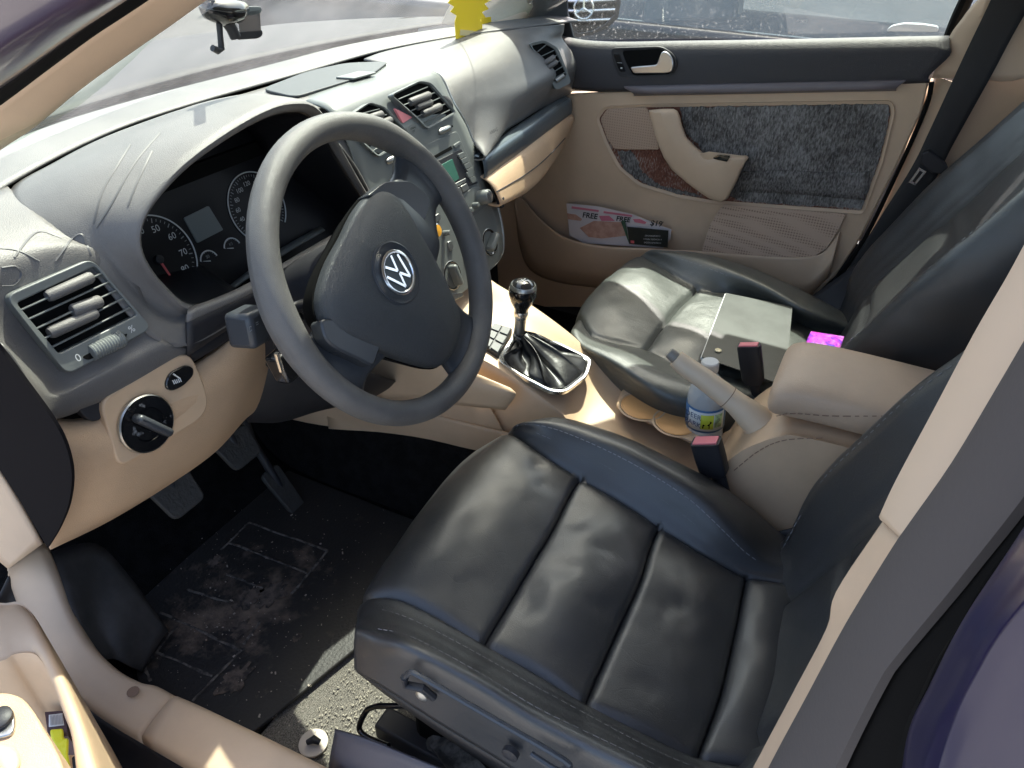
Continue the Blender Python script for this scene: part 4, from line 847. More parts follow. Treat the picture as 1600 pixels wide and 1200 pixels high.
# ---- passenger seat
ps = thing('passenger_seat', 'black leather passenger seat by the far door, papers on it in a sun patch', 'car seat', (.34, -.30, .05))
rows = [
 [V((.115, -.10, .12)), V((.115, -.09, .20)), V((.125, -.075, .26)), V((.16, -.05, .24)), V((.26, -.03, .20)), V((.42, -.03, .20)), V((.53, -.05, .22)), V((.575, -.09, .24)), V((.60, -.10, .18)), V((.60, -.1, .1))],
 [V((.105, -.10, .12)), Z(898, 545, .28), Z(893, 522, .320), Z(905, 500, .310), Z(925, 470, .305), Z(968, 428, .300), Z(997, 405, .300), Z(1015, 396, .315), V((.60, -.075, .26)), V((.61, -.08, .1))],
 [V((.10, -.13, .12)), Z(915, 562, .29), Z(912, 541, .330), Z(930, 527, .318), Z(960, 488, .322), Z(1003, 440, .322), Z(1027, 415, .315), Z(1042, 394, .338), V((.61, -.12, .28)), V((.615, -.12, .1))],
 [V((.098, -.20, .12)), Z(962, 590, .30), Z(965, 560, .338), Z(1009, 546, .312), Z(1030, 519, .308), Z(1062, 480, .308), Z(1090, 450, .310), Z(1100, 405, .348), V((.615, -.20, .29)), V((.62, -.20, .1))],
 [V((.098, -.29, .12)), Z(1030, 632, .30), Z(1030, 592, .335), Z(1070, 572, .305), Z(1105, 537, .305), Z(1140, 490, .305), Z(1160, 465, .302), Z(1185, 441, .345), V((.615, -.30, .29)), V((.62, -.30, .1))],
 [V((.10, -.40, .12)), Z(1110, 660, .28), Z(1115, 615, .320), Z(1150, 590, .292), Z(1180, 560, .285), Z(1210, 525, .285), Z(1235, 500, .285), Z(1262, 483, .325), V((.61, -.42, .27)), V((.615, -.42, .1))],
 [V((.105, -.52, .12)), Z(1190, 680, .25), Z(1205, 630, .290), Z(1240, 600, .265), Z(1270, 575, .260), Z(1290, 550, .26), Z(1300, 530, .26), Z(1330, 510, .285), V((.60, -.53, .24)), V((.61, -.53, .1))],
]
cush2, P2 = seat_surface('seat_cushion', rows, M_SEATP, ps, (3, 6), (3, 4.6), 12, 14, puff=.011, groove=.008, cen=(3, 6))
stitch('stitching', [on(P2, i*.5, 2.3, 12, 14) for i in range(3, 12)], cush2, r=.0008)
stitch('stitching', [on(P2, i*.5, 6.7, 12, 14) for i in range(3, 12)], cush2, r=.0006)
rowsb = []
for i, (y, z_, w0, w1) in enumerate(((-.50, .20, .14, .585), (-.525, .28, .135, .60), (-.545, .37, .13, .612), (-.60, .47, .125, .618), (-.65, .57, .12, .618), (-.695, .66, .125, .612), (-.74, .76, .14, .60))):
    bf = (.0, .015, .035, .05, .055, .05, .04)[i]; cx = (w0+w1)/2
    rowsb.append([V((w0+.01, y-.13, z_-.02)), V((w0-.006, y-.03, z_)), V((w0+.004, y+bf*.75, z_)), V((w0+.03, y+bf, z_)), V((w0+.075, y+bf*.4, z_)), V((w0+.12, y, z_)), V((cx, y-.008, z_)), V((w1-.12, y, z_)), V((w1-.075, y+bf*.45, z_)), V((w1-.03, y+bf, z_)), V((w1-.004, y+bf*.7, z_)), V((w1+.01, y-.04, z_-.005)), V((w1-.01, y-.13, z_-.03))])
bk2, Pb2 = backr(rowsb, M_SEAT, ps, (2, 3.6))
stitch('stitching', [Pb2[i*6][3*7]+V((0, .003, .001)) for i in range(1, 9)], bk2, r=.0009, m_=mat('grey thread', (.3, .3, .3), .7))
# hinge cover between cushion and backrest, door side
hc = [[at(1180, 455, x=.625), at(1240, 475, x=.63), at(1300, 440, x=.64), at(1350, 402, x=.64)], [at(1200, 462, x=.60), at(1260, 492, x=.60), at(1320, 478, x=.60), at(1352, 440, x=.60)], [at(1240, 490, x=.56), at(1290, 515, x=.56), at(1335, 500, x=.57), at(1350, 480, x=.57)]]
patch('hinge_cover', hc, M_DARK, ps, 5, 5, solid=.006)
g = MB(); g.box((.36, -.33, .13), .42, .38, .12); g.build('seat_base', M_BLACK, ps, bev=.01)
# hinge cover of driver's seat, tunnel side
hc = [[at(1165, 850, x=-.14), at(1200, 835, x=-.125), at(1240, 825, x=-.12)], [at(1175, 880, x=-.15), at(1210, 880, x=-.13), at(1250, 875, x=-.13)], [at(1180, 910, x=-.17), at(1225, 915, x=-.15), at(1260, 910, x=-.15)]]
patch('hinge_cover', hc, M_DARK, ds, 5, 5, solid=.006)
# ---- things on the passenger seat
fd = [Z(1134, 459, .3245), Z(1238, 480, .3245), Z(1226, 604, .3245), Z(1096, 559, .3245)]
fo = thing('folder', 'flat dark document folder with white page edge lying on the passenger seat', 'folder', fd[3])
M_FOLD = mat('grey black folder cover', (.04, .044, .042), .45, var=.2, vscale=12)
MB().prism([p+V((0, 0, .002)) for p in fd], V((0, 0, 1)), .0015).build('cover', M_FOLD, fo, smooth=False)
MB().prism([fd[0]+(fd[0]-fd[1])*.012, fd[0]+(fd[1]-fd[0])*.02, fd[3]+(fd[2]-fd[3])*.02, fd[3]+(fd[3]-fd[2])*.012], V((0, 0, 1)), .004).build('pages', M_WHITE, fo, smooth=False)
c = Z(1122, 548, .3275); MB().lathe([(.006, 0), (.006, .002), (.003, .0028)], c, V((0, 0, 1)), 16).build('button_stud', mat('ivory stud', (.7, .62, .4), .4), fo)
pk = [Z(1267, 518, .335), Z(1319, 526, .335), Z(1306, 566, .335), Z(1249, 558, .335)]
M_PACK = bpy.data.materials.new('purple wrapper'); M_PACK.use_nodes = True; t = M_PACK.node_tree; b = t.nodes['Principled BSDF']; b.inputs['Roughness'].default_value = .3
tc = t.nodes.new('ShaderNodeTexCoord'); n = t.nodes.new('ShaderNodeTexNoise'); n.inputs['Scale'].default_value = 40; n.inputs['Distortion'].default_value = 2; t.links.new(tc.outputs['Object'], n.inputs['Vector'])
r = t.nodes.new('ShaderNodeValToRGB'); t.links.new(n.outputs[0], r.inputs[0]); t.links.new(r.outputs[0], b.inputs['Base Color'])
r.color_ramp.elements[0].color = (.10, .03, .45, 1); r.color_ramp.elements[0].position = .35; r.color_ramp.elements[1].color = (.55, .05, .40, 1); r.color_ramp.elements[1].position = .55
e = r.color_ramp.elements.new(.68); e.color = (.30, .25, .65, 1)
rw = [[pk[0].lerp(pk[1], s).lerp(pk[3].lerp(pk[2], s), q)+V((0, 0, .007*math.sin(math.pi*s)**.5*math.sin(math.pi*q)**.5+.001*math.sin(s*19+q*11))) for s in [k/6 for k in range(7)]] for q in [k/5 for k in range(6)]]
tag(patch('wrapper', rw, M_PACK, None, 3, 3, solid=.001), 'small shiny purple and pink wrapper on the passenger seat', 'wrapper')
# ---- seat belt buckles
def buckle(name, label, tp, bt, wx, face, wid_):
    """tp/bt: centre of top and bottom face; wx: width vector"""
    o = thing(name, label, 'buckle', bt, 'seat belt buckles by the console'); up = (tp-bt); L_ = up.length; up.normalize(); X = (wx-up*wx.dot(up)).normalized(); Y = up.cross(X)
    g = MB(); rowsq = []
    g = MB(); W_, D_ = wid_
    v = []
    for t_, s in ((0, .72), (.12, .95), (.5, 1), (1, 1)):
        c = bt.lerp(tp, t_); v.append([c+X*(W_/2*s*math.copysign(abs(math.cos(a))**.35, math.cos(a)))+Y*(D_/2*s*math.copysign(abs(math.sin(a))**.35, math.sin(a))) for a in [2*math.pi*k/24 for k in range(25)]])
    vv, ff = gmesh(v); base = len(vv); ff = list(ff)+[tuple(range(3*25, 3*25+24)), tuple(range(23, -1, -1))]; bd = mk('buckle_body', vv, ff, M_GLOSS if 0 else M_DARK, o, ang=50)
    g = MB(); g.box(tp+up*.0008, W_*.82, D_*.72, .003, X, Y, up); g.build('release_button', M_PINKR, bd, bev=.0006)
    return o, bt
tpL = at(1103, 689, x=-.118); btL = at(1118, 742, x=-.118)
o, bt = buckle('seat_belt_buckle', 'black seat belt buckle with red button standing beside the driver seat', tpL, btL, (at(1133, 680, x=-.118)-at(1073, 695, x=-.118)), None, (.044, .027))
MB().tube([at(1122, 742, x=-.118), at(1132, 770, x=-.12), at(1150, 820, x=-.125)], [.012, .0095, .009], 10, flat=.5, up=(1, 0, 0)).build('buckle_strap', M_DARK, o)
tpR = at(1170, 539, x=.115); btR = at(1178, 600, x=.115)
o, bt = buckle('seat_belt_buckle', 'black seat belt buckle beside the passenger seat, seen from its flat side', tpR, btR, (at(1192, 534, x=.115)-at(1146, 546, x=.115)), None, (.038, .018))
MB().tube([btR, btR+V((0, -.03, -.06))], .009, 10, flat=.5, up=(1, 0, 0)).build('buckle_strap', M_DARK, o)
# ================================================================ PASSENGER DOOR
M_GRILL = bpy.data.materials.new('perforated beige grille'); M_GRILL.use_nodes = True; t = M_GRILL.node_tree; b = t.nodes['Principled BSDF']; b.inputs['Roughness'].default_value = .6
tc = t.nodes.new('ShaderNodeTexCoord'); n = t.nodes.new('ShaderNodeTexVoronoi'); n.inputs['Scale'].default_value = 165; n.inputs['Randomness'].default_value = .0; t.links.new(tc.outputs['Object'], n.inputs['Vector'])
r = t.nodes.new('ShaderNodeValToRGB'); t.links.new(n.outputs['Distance'], r.inputs[0]); t.links.new(r.outputs[0], b.inputs['Base Color'])
r.color_ramp.elements[0].color = (.24, .16, .11, 1); r.color_ramp.elements[0].position = .24; r.color_ramp.elements[1].color = (.46, .33, .24, 1); r.color_ramp.elements[1].position = .42
def felt(name, c1, c2, c3, s=26):
    m = bpy.data.materials.new(name); m.use_nodes = True; t = m.node_tree; b = t.nodes['Principled BSDF']; b.inputs['Roughness'].default_value = .95; L = t.links.new
    tc = t.nodes.new('ShaderNodeTexCoord'); mp = t.nodes.new('ShaderNodeMapping'); mp.inputs['Scale'].default_value = (1, 2.2, .8); L(tc.outputs['Object'], mp.inputs[0])
    n = t.nodes.new('ShaderNodeTexNoise'); n.inputs['Scale'].default_value = s; n.inputs['Detail'].default_value = 8; n.inputs['Roughness'].default_value = .75; L(tc.outputs['Object'], n.inputs['Vector'])
    n2 = t.nodes.new('ShaderNodeTexNoise'); n2.inputs['Scale'].default_value = 160; n2.inputs['Detail'].default_value = 4; L(mp.outputs[0], n2.inputs['Vector'])
    n3 = t.nodes.new('ShaderNodeTexNoise'); n3.inputs['Scale'].default_value = 7; n3.inputs['Detail'].default_value = 2; L(tc.outputs['Object'], n3.inputs['Vector'])
    a = t.nodes.new('ShaderNodeMath'); a.operation = 'MULTIPLY_ADD'; a.inputs[1].default_value = .40; L(n.outputs[0], a.inputs[0]); m2 = t.nodes.new('ShaderNodeMath'); m2.operation = 'MULTIPLY'; m2.inputs[1].default_value = .62; L(n2.outputs[0], m2.inputs[0]); L(m2.outputs[0], a.inputs[2])
    a3 = t.nodes.new('ShaderNodeMath'); a3.operation = 'MULTIPLY_ADD'; a3.inputs[1].default_value = .30; L(n3.outputs[0], a3.inputs[0]); L(a.outputs[0], a3.inputs[2])
    r = t.nodes.new('ShaderNodeValToRGB'); L(a3.outputs[0], r.inputs[0]); L(r.outputs[0], b.inputs['Base Color'])
    r.color_ramp.elements[0].position = .54; r.color_ramp.elements[0].color = (*c1, 1); r.color_ramp.elements[1].position = .80; r.color_ramp.elements[1].color = (*c3, 1); e = r.color_ramp.elements.new(.66); e.color = (*c2, 1)
    bp = t.nodes.new('ShaderNodeBump'); bp.inputs['Strength'].default_value = .9; bp.inputs['Distance'].default_value = .004; L(n2.outputs[0], bp.inputs['Height']); L(bp.outputs[0], b.inputs['Normal']); return m
M_FELT = felt('matted grey fleece', (.055, .05, .046), (.15, .142, .135), (.29, .28, .268))
M_FOAM = felt('rust brown foam backing', (.12, .045, .03), (.20, .08, .05), (.36, .31, .27), 14)
def dx(px, py, x=.70): return at(px, py, x=x)
DN = V((-1, 0, 0))
pd = thing('passenger_door', 'beige front passenger door with its torn grey fleece insert and chrome handle', 'car door', (.71, 0, .4))
ol = [dx(800, 150), dx(1452, 125), dx(1440, 175), dx(1400, 262), dx(1345, 372), dx(1305, 432), dx(1272, 462), dx(1235, 480), dx(1100, 500), dx(900, 480), dx(780, 480), dx(770, 300)]
MB().prism(rnd(ol, .01), DN, .03).build('door_panel', M_PINK, pd, bev=.004)
tx_ = [(800, 30), (884, 58), (950, 66), (1060, 65), (1200, 63), (1340, 60), (1484, 57)]
rows = [[dx(x, y, .76)+V((0, 0, -.01)) for x, y in tx_], [dx(x, y, .735) for x, y in tx_], [dx(x, y+3, .712) for x, y in tx_], [dx(x, y+14, .700) for x, y in tx_], [dx(x, y+30, .693) for x, y in tx_]]
bt_ = [(800, 130), (892, 138), (960, 141), (1060, 139), (1200, 135), (1340, 131), (1453, 127)]
rows += [[dx(x, y-10, .690) for x, y in bt_], [dx(x, y, .694) for x, y in bt_], [dx(x, y+2, .71) for x, y in bt_]]
M_DTOP = mat('dark grained door top', (.040, .038, .042), .5, bump=.45, bscale=480, kind='leather', bdist=.0007)
up_ = patch('upper_trim', rows, M_DTOP, pd, 6, 4, solid=.004)
s_ = [(976, 134), (1100, 131), (1250, 128), (1414, 124)]; s2_ = [(990, 149), (1100, 147), (1250, 144), (1400, 141)]
patch('trim_strip', [[dx(x, y, .70) for x, y in s_], [dx(x, y+3, .684) for x, y in s_], [dx(x, y-3, .682) for x, y in s2_], [dx(x, y, .70) for x, y in s2_]], mat('mauve grey strip', (.16, .14, .15), .4, bump=.15, bscale=400), pd, 4, 3, solid=.003)
# inner handle
z6 = lambda x, y, d=.688: dx(860+.2*x, .2*y, d)
ho = rnd([z6(470, 375), z6(870, 362), z6(960, 420), z6(1000, 500), z6(960, 590), z6(540, 605), z6(490, 500)], .012, 5)
hi = rnd([z6(562, 398), z6(870, 385), z6(930, 430), z6(970, 510), z6(935, 578), z6(650, 590), z6(600, 500)], .008, 5)
g = MB(); g.ring([p+V((-.001, 0, 0)) for p in ho], hi, DN, .006); rim = g.build('handle_bezel', M_DARK, up_, bev=.0015)
g = MB(); g.ring([p+V((.0005, 0, 0)) for p in hi], [p+V((.0006, 0, 0)) for p in inset(hi, .001)], DN, .002); g.prism([p+V((-.0025+.0, 0, 0)) for p in hi], DN, .001); g.build('handle_recess', M_BLACK, rim)
hh = [z6(620, 525, .680), z6(700, 518, .678), z6(830, 508, .676), z6(850, 450, .676), z6(868, 405, .677), z6(900, 402, .677), z6(940, 440, .677), z6(962, 500, .677), z6(950, 560, .677), z6(900, 572, .677), z6(650, 575, .680)]
MB().prism(rnd(hh, .006, 4), DN, .008).build('door_handle', mat('bright satin metal', (.8, .8, .8), .28, metal=1), up_, bev=.003)
lk = [z6(488, 420, .686), z6(538, 420, .686), z6(590, 560, .686), z6(540, 562, .686)]
lb = MB().prism(rnd(lk, .004), DN, .004).build('lock_switch', M_GLOSS, up_, bev=.0008)
MB().tube([z6(520, 490, .6855), z6(560, 492, .6855)], .0006, 6).build('switch_line', M_GREYP, lb)
MB().box(z6(555, 532, .6855), .001, .004, .003).build('lock_symbol', M_WHITE, lb)
# recessed insert
ins = [(933, 185), (945, 168), (1000, 165), (1392, 159), (1396, 175), (1378, 250), (1348, 332), (1150, 318), (1110, 315), (1060, 306), (1000, 288), (968, 262), (948, 225)]
IO = rnd([dx(*p, .696) for p in ins], .010); II = [dx(*p, .702) for p in ins]
g = MB(); Oo = rnd([dx(*p, .6985) for p in ins], .010); oo2 = inset(Oo, .004); g.ring([p+V((-.003, 0, 0)) for p in inset(Oo, -.003)], oo2, DN, .006); g.build('insert_rim', M_PINK, pd)
MB().prism(Oo, DN, .0008).build('insert_backing', M_FOAM, pd, smooth=False)
def blob(pts, x, m_, nm, jit=0, par=None, th=.004):
    random.seed(len(pts)); q = []
    P_ = [dx(*p, x) for p in pts]
    for a, c in zip(P_, P_[1:]+P_[:1]):
        k = max(1, int((c-a).length/.006))
        for i in range(k):
            p = a.lerp(c, i/k); q.append(p+V((0, random.uniform(-jit, jit), random.uniform(-jit, jit))))
    return MB().prism(q, DN, th).build(nm, m_, par or pd)
blob([(1062, 168), (1388, 163), (1390, 180), (1374, 250), (1346, 326), (1240, 320), (1160, 315), (1135, 305), (1110, 260), (1090, 225), (1070, 205)], .6945, M_FELT, 'fleece', .0018)
blob([(965, 236), (988, 236), (996, 252), (1004, 270), (1030, 289), (1075, 300), (1100, 308), (1060, 303), (1004, 287), (975, 264)], .6955, M_FELT, 'fleece', .003, th=.002)
# raised band across the fleece
band = [[dx(x, y, .693) for x, y in ((1160, 268), (1230, 266), (1300, 270), (1358, 268))], [dx(x, y+7, .690) for x, y in ((1160, 268), (1230, 266), (1300, 270), (1358, 268))], [dx(x, y, .6935) for x, y in ((1155, 300), (1230, 302), (1300, 308), (1352, 312))]]
patch('fleece_fold', band, M_FELT, pd, 4, 3, solid=.002)
sg = [(938, 186), (948, 171), (1010, 168), (1020, 190), (1030, 234), (985, 234), (960, 233), (948, 215)]
MB().prism(rnd([dx(*p, .6935) for p in sg], .006), DN, .005).build('tweeter_grille', M_GRILL, pd, bev=.001)
g = MB()
for r_ in (.030, .022):
    pass
# pull handle and switch shelf
hp = [dx(1036, 178, .672), dx(1045, 205, .655), dx(1068, 240, .645), dx(1095, 268, .645), dx(1125, 285, .65)]
hw = [.018, .021, .022, .024, .022]
o_ = [(1014, 172), (1052, 170), (1062, 182), (1072, 214), (1100, 240), (1108, 245), (1166, 243), (1163, 256), (1137, 310), (1118, 313), (1098, 303), (1050, 265), (1030, 228), (1020, 195)]
cen = [(1033, 177), (1034, 182), (1040, 190), (1050, 218), (1080, 250), (1108, 262), (1145, 250), (1143, 258), (1128, 290), (1116, 295), (1098, 283), (1066, 255), (1045, 222), (1036, 195)]
R0 = [dx(*p, .694) for p in o_]; R1 = [dx(*p, .662) for p in o_]
Rm = [a.lerp(dx(*c_, .650), .18)+V((-.008, 0, 0)) for a, c_ in zip(R1, cen)]; R2 = [dx(*c_, .648) for c_ in cen]
rows = [q+[q[0]] for q in (R0, R1, Rm, R2)]
v, f = gmesh(grid(rows, 2, 3)); nn_ = len(grid(rows, 2, 3)[0]); f = list(f)+[tuple(range(len(v)-nn_, len(v)-1))]; ph_ = mk('pull_handle', v, f, M_PINK, pd, ang=70)
MB().prism([dx(*p, .652) for p in ((1078, 243), (1108, 236), (1166, 243), (1163, 256), (1140, 275), (1105, 262))], V((-.5, 0, 1)).normalized(), .01).build('switch_shelf', M_PINK, pd, bev=.003)
ws = MB().prism(rnd([dx(*p, .6415) for p in ((1114, 246), (1122, 242), (1141, 243), (1136, 251))], .002), V((-.6, 0, 1)).normalized(), .004).build('window_switch', M_GLOSS, ph_, bev=.0008)
# lower pocket and speaker grille
pk_ = [(806, 300), (822, 322), (850, 352), (885, 376), (940, 388), (1010, 392), (1093, 397), (1180, 404), (1250, 406), (1285, 398), (1312, 365)]
xp = [.690, .668, .650, .640, .636, .636, .640, .655, .668, .680, .692]
top = [dx(x, y, q) for (x, y), q in zip(pk_, xp)]
bo_ = [(806, 330), (812, 380), (828, 420), (870, 440), (940, 450), (1010, 462), (1093, 480), (1180, 490), (1235, 475), (1262, 462), (1296, 430)]
rows = [[p+V((.012, 0, -.004)) for p in top], [p+V((.003, 0, .003)) for p in top], top]
for s in (.35, .7): rows.append([a.lerp(dx(x, y, .672), s)+V((-.006, 0, 0)) for a, (x, y) in zip(top, bo_)])
rows.append([dx(x, y, .694) for x, y in bo_])
patch('door_pocket', rows, M_PINK, pd, 5, 4, solid=.003)
gr_ = [(1130, 319), (1322, 334), (1310, 360), (1292, 388), (1270, 402), (1200, 401), (1096, 394), (1110, 350)]
xg = [.692, .694, .690, .684, .678, .662, .655, .672]
Og = [dx(x, y, q) for (x, y), q in zip(gr_, xg)]; gn = (Og[1]-Og[0]).cross(Og[6]-Og[0]).normalized(); gn = gn if gn.x < 0 else -gn
MB().prism(rnd([p+gn*.003 for p in Og], .006), gn, .01).build('speaker_grille', M_GRILL, pd)
g = MB(); g.tube(spline([dx(*p, .695) for p in ((1456, 128), (1446, 170), (1404, 265), (1350, 375), (1308, 436), (1275, 466), (1238, 486))], 4), .0045, 8); g.build('door_seal', M_BLACK, pd)
# ---- papers in the pocket
def quad_thing(name, label, cat, pts, m_, th=.0012, jit=0):
    n_ = (pts[1]-pts[0]).cross(pts[2]-pts[0]).normalized()
    if n_.dot(CP-pts[0]) < 0: n_ = -n_
    o = thing(name, label, cat, pts[-1], 'leaflets in the far door pocket'); MB().prism(pts, n_, th).build('sheet', m_, o, smooth=False); return o, n_
zp = lambda x, y, xx=.665: dx(800+.2*x, 280+.2*y, xx)
M_PAPER = mat('white coupon paper', (.62, .56, .56), .6); M_PK = mat('pink print', (.60, .18, .24), .6); M_SKIN = mat('beige food picture', (.45, .24, .18), .6, col2=(.55, .33, .25), vscale=60); M_INK = mat('black ink', (.02, .02, .02), .6)
cp, cn = quad_thing('coupon_sheet', 'pink and white coupon sheet reading FREE twice, standing in the door pocket', 'leaflet', [zp(425, 188), zp(680, 215), zp(940, 275), zp(1245, 395), zp(1235, 470), zp(1180, 540), zp(560, 500), zp(450, 440)], M_PAPER)
def onp(x, y, h=.0012): return zp(x, y, .665)+cn*h*.0+V((-h, 0, 0))
def tri(pts, m_, nm, h=.0012, par=cp): return MB().prism([onp(x, y, h) for x, y in pts], V((-1, 0, 0)), .0006).build(nm, m_, par, smooth=False)
tri([(468, 210), (680, 240), (678, 255), (466, 228)], M_PK, 'pink_bar'); tri([(718, 248), (940, 280), (938, 294), (716, 264)], M_PK, 'pink_bar')
tri([(430, 265), (500, 275), (548, 310), (540, 325), (440, 312)], M_SKIN, 'picture'); tri([(680, 285), (760, 285), (805, 325), (700, 325)], M_PK, 'picture')
tri([(945, 310), (1000, 310), (1052, 335), (1040, 350), (960, 335)], M_PK, 'picture'); tri([(530, 380), (640, 325), (860, 335), (900, 440), (700, 462), (600, 450)], M_SKIN, 'picture')
ux = (onp(700, 300)-onp(500, 275)); uy = V((0, -.1, 1))
text('FREE', onp(612, 285, .0022), ux, uy, .020, M_INK, cp, bold=.025); text('FREE', onp(872, 312, .0022), ux, uy, .018, M_INK, cp, bold=.025); text('$19', onp(1130, 345, .0022), ux, uy, .020, M_INK, cp, bold=.02)
text('99', onp(1178, 335, .0022), ux, uy, .006, M_INK, cp)
zq = lambda x, y: dx(800+.2*x, 280+.2*y, .652)
bk_, bn2 = quad_thing('flyer_card', 'small black flyer with upside-down white lines in front of the coupons', 'leaflet', [zq(900, 372), zq(1222, 402), zq(1215, 535), zq(915, 505)], mat('black card', (.022, .025, .022), .4))
for i, s in enumerate(('5 SANDWICHES', '6 HOAGIES MENUS', '4 MEDIUM PIZZAS')): text(s, zq(1100, 440+i*27)+V((-.002, 0, 0)), -(zq(1200, 0)-zq(900, 0)), V((0, .1, -1)), .0056, M_WHITE, bk_)
MB().prism([zq(928, 478)+V((-.001, 0, 0)), zq(955, 480)+V((-.001, 0, 0)), zq(955, 500)+V((-.001, 0, 0)), zq(928, 498)+V((-.001, 0, 0))], V((-1, 0, 0)), .0004).build('red_mark', M_RED, bk_, smooth=False)
gc, _ = quad_thing('green_card', 'narrow green folded card leaning left of the black flyer', 'leaflet', [zq(850, 330), zq(882, 320), (zq(915, 505)), zq(890, 440)], mat('dark green card', (.05, .10, .06), .5))
# ================================================================ BODY SHELL
body = thing('car_body', 'dark blue car body around the cabin, beige pillar trims, roof and door sills', 'car body', (0, -.3, -.1))
def edge(pts, x): return [at(px, py, x=x) for px, py in pts]
# far B pillar and rear side trim
pil = [[at(1456, 122, x=.735)+V((0, 0, 0)), at(1404, 262, x=.735), at(1350, 374, x=.735), at(1300, 440, x=.735), at(1235, 500, x=.735)],
       [at(1470, 122, x=.712), at(1416, 262, x=.712), at(1362, 374, x=.712), at(1310, 446, x=.712), at(1245, 505, x=.712)],
       [at(1530, 122, x=.705), at(1462, 240, x=.705), at(1400, 374, x=.705), at(1345, 470, x=.705), at(1290, 560, x=.705)],
       [V((.73, -.80, .86)), V((.73, -.78, .62)), V((.73, -.75, .42)), V((.73, -.72, .2)), V((.73, -.7, .02))], [V((.74, -1.7, .9)), V((.74, -1.7, .6)), V((.74, -1.7, .4)), V((.74, -1.7, .2)), V((.74, -1.7, 0))]]
patch('far_pillar_trim', pil, M_PINK, body, 5, 5, solid=.006)
M_PINK2 = mat('pink beige upper trim', (.62, .48, .35), .5, bump=.15, bscale=600, bdist=.0003)
pu = [[V((.725, -.515, 1.16)), at(1560, -60, x=.715), at(1510, 20, x=.712), at(1484, 57, x=.712), at(1456, 122, x=.712)],
      [V((.70, -.56, 1.16)), at(1600, -60, x=.695), at(1560, 15, x=.695), at(1530, 60, x=.700), at(1522, 122, x=.702)],
      [V((.70, -.66, 1.16)), at(1700, -20, x=.70), at(1660, 25, x=.70), at(1640, 62, x=.705), at(1600, 122, x=.707)],
      [V((.72, -.80, 1.16)), V((.725, -.80, 1.05)), V((.73, -.80, .98)), V((.73, -.80, .92)), V((.73, -.80, .84))]]
patch('far_pillar_upper_trim', pu, M_PINK2, body, 5, 5, solid=.006)
g = MB(); g.box(at(1562, 6, x=.69), .008, .05, .05); g.build('belt_height_slider', M_PINK2, body, bev=.006)
# near B pillar bands
e0 = [(1640, 355), (1600, 428), (1545, 520), (1480, 640), (1420, 752), (1392, 812), (1312, 930), (1300, 985), (1250, 1080), (1185, 1200), (1100, 1360)]
e1 = [(1700, 430), (1650, 512), (1600, 592), (1520, 722), (1448, 820), (1426, 850), (1380, 925), (1340, 990), (1290, 1075), (1215, 1205), (1130, 1360)]
e2 = [(1760, 560), (1720, 620), (1680, 685), (1600, 792), (1530, 880), (1490, 930), (1408, 1028), (1385, 1062), (1345, 1140), (1310, 1215), (1240, 1370)]
e3 = [(1860, 560), (1800, 640), (1740, 715), (1600, 873), (1560, 925), (1530, 975), (1490, 1040), (1470, 1082), (1443, 1141), (1428, 1210), (1400, 1370)]
E_ = lambda e, x: [at(px, py, x=x) for px, py in e]
A_, B_, C_, D_ = E_(e0, -.664), E_(e1, -.70), E_(e2, -.752), E_(e3, -.775)
patch('near_pillar_upper_trim', [[p+V((.01, -.05, 0)) for p in A_[:6]], A_[:6], [a.lerp(b2, .5)+V((.002, .006, 0)) for a, b2 in zip(A_[:6], B_[:6])], B_[:6], [p+V((-.002, -.02, 0)) for p in B_[:6]]], M_PINK2, body, 5, 3, solid=.004)
patch('near_pillar_lower_trim', [[p+V((.01, -.05, -.002)) for p in A_[5:]], [p+V((.002, -.002, -.002)) for p in A_[5:]], [a.lerp(b2, .5)+V((.0, .002, 0)) for a, b2 in zip(A_[5:], B_[5:])], [p+V((0, -.003, -.001)) for p in B_[5:]], [p+V((-.002, -.02, 0)) for p in B_[5:]]], M_PINK, body, 5, 3, solid=.004)
patch('near_pillar_seal', [[p+V((0, -.018, 0)) for p in B_], [p+V((-.001, -.001, 0)) for p in B_], [a.lerp(b2, .25)+V((0, .010, 0)) for a, b2 in zip(B_, C_)], [a.lerp(b2, .7)+V((0, .008, 0)) for a, b2 in zip(B_, C_)], C_, [p+V((.04, 0, 0)) for p in C_]], M_SEAL, body, 4, 4, solid=.003)
patch('near_pillar_gap', [[p+V((.004, .0, 0)) for p in C_], [a.lerp(b2, .5)+V((.0, -.010, 0)) for a, b2 in zip(C_, D_)], [p+V((.0, .004, 0)) for p in D_], [p+V((.0, -.03, 0)) for p in D_]], M_BLACK, body, 4, 3, solid=.003)
# rear door skin in blue paint
rd = thing('rear_door', 'glossy dark blue rear door edge at the lower right', 'car door', (-.84, -.75, .3))
s0 = [(1800, 560), (1720, 690), (1600, 868), (1525, 980), (1470, 1085), (1440, 1145), (1428, 1215), (1410, 1370)]
s1_ = [(1900, 640), (1800, 770), (1700, 880), (1600, 990), (1560, 1052), (1528, 1112), (1494, 1205), (1450, 1370)]
S0, S1 = E_(s0, -.780), E_(s1_, -.815)
S2_ = [p+V((-.012, -.16, -.01)) for p in S1]; S3 = [p+V((-.02, -.6, -.05)) for p in S1]
rows = [[p+V((-.004, -.05, 0)) for p in S0], S0, [a.lerp(b2, .5)+V((-.006, .004, 0)) for a, b2 in zip(S0, S1)], [p+V((0, .003, 0)) for p in S1]]
patch('door_edge', rows, M_PAINT, rd, 5, 5, solid=.003)
patch('door_skin', [[p+V((-.001, .0, 0)) for p in S1], [p+V((-.005, -.010, 0)) for p in S1], S2_, S3], M_PAINT, rd, 5, 5, solid=.003)
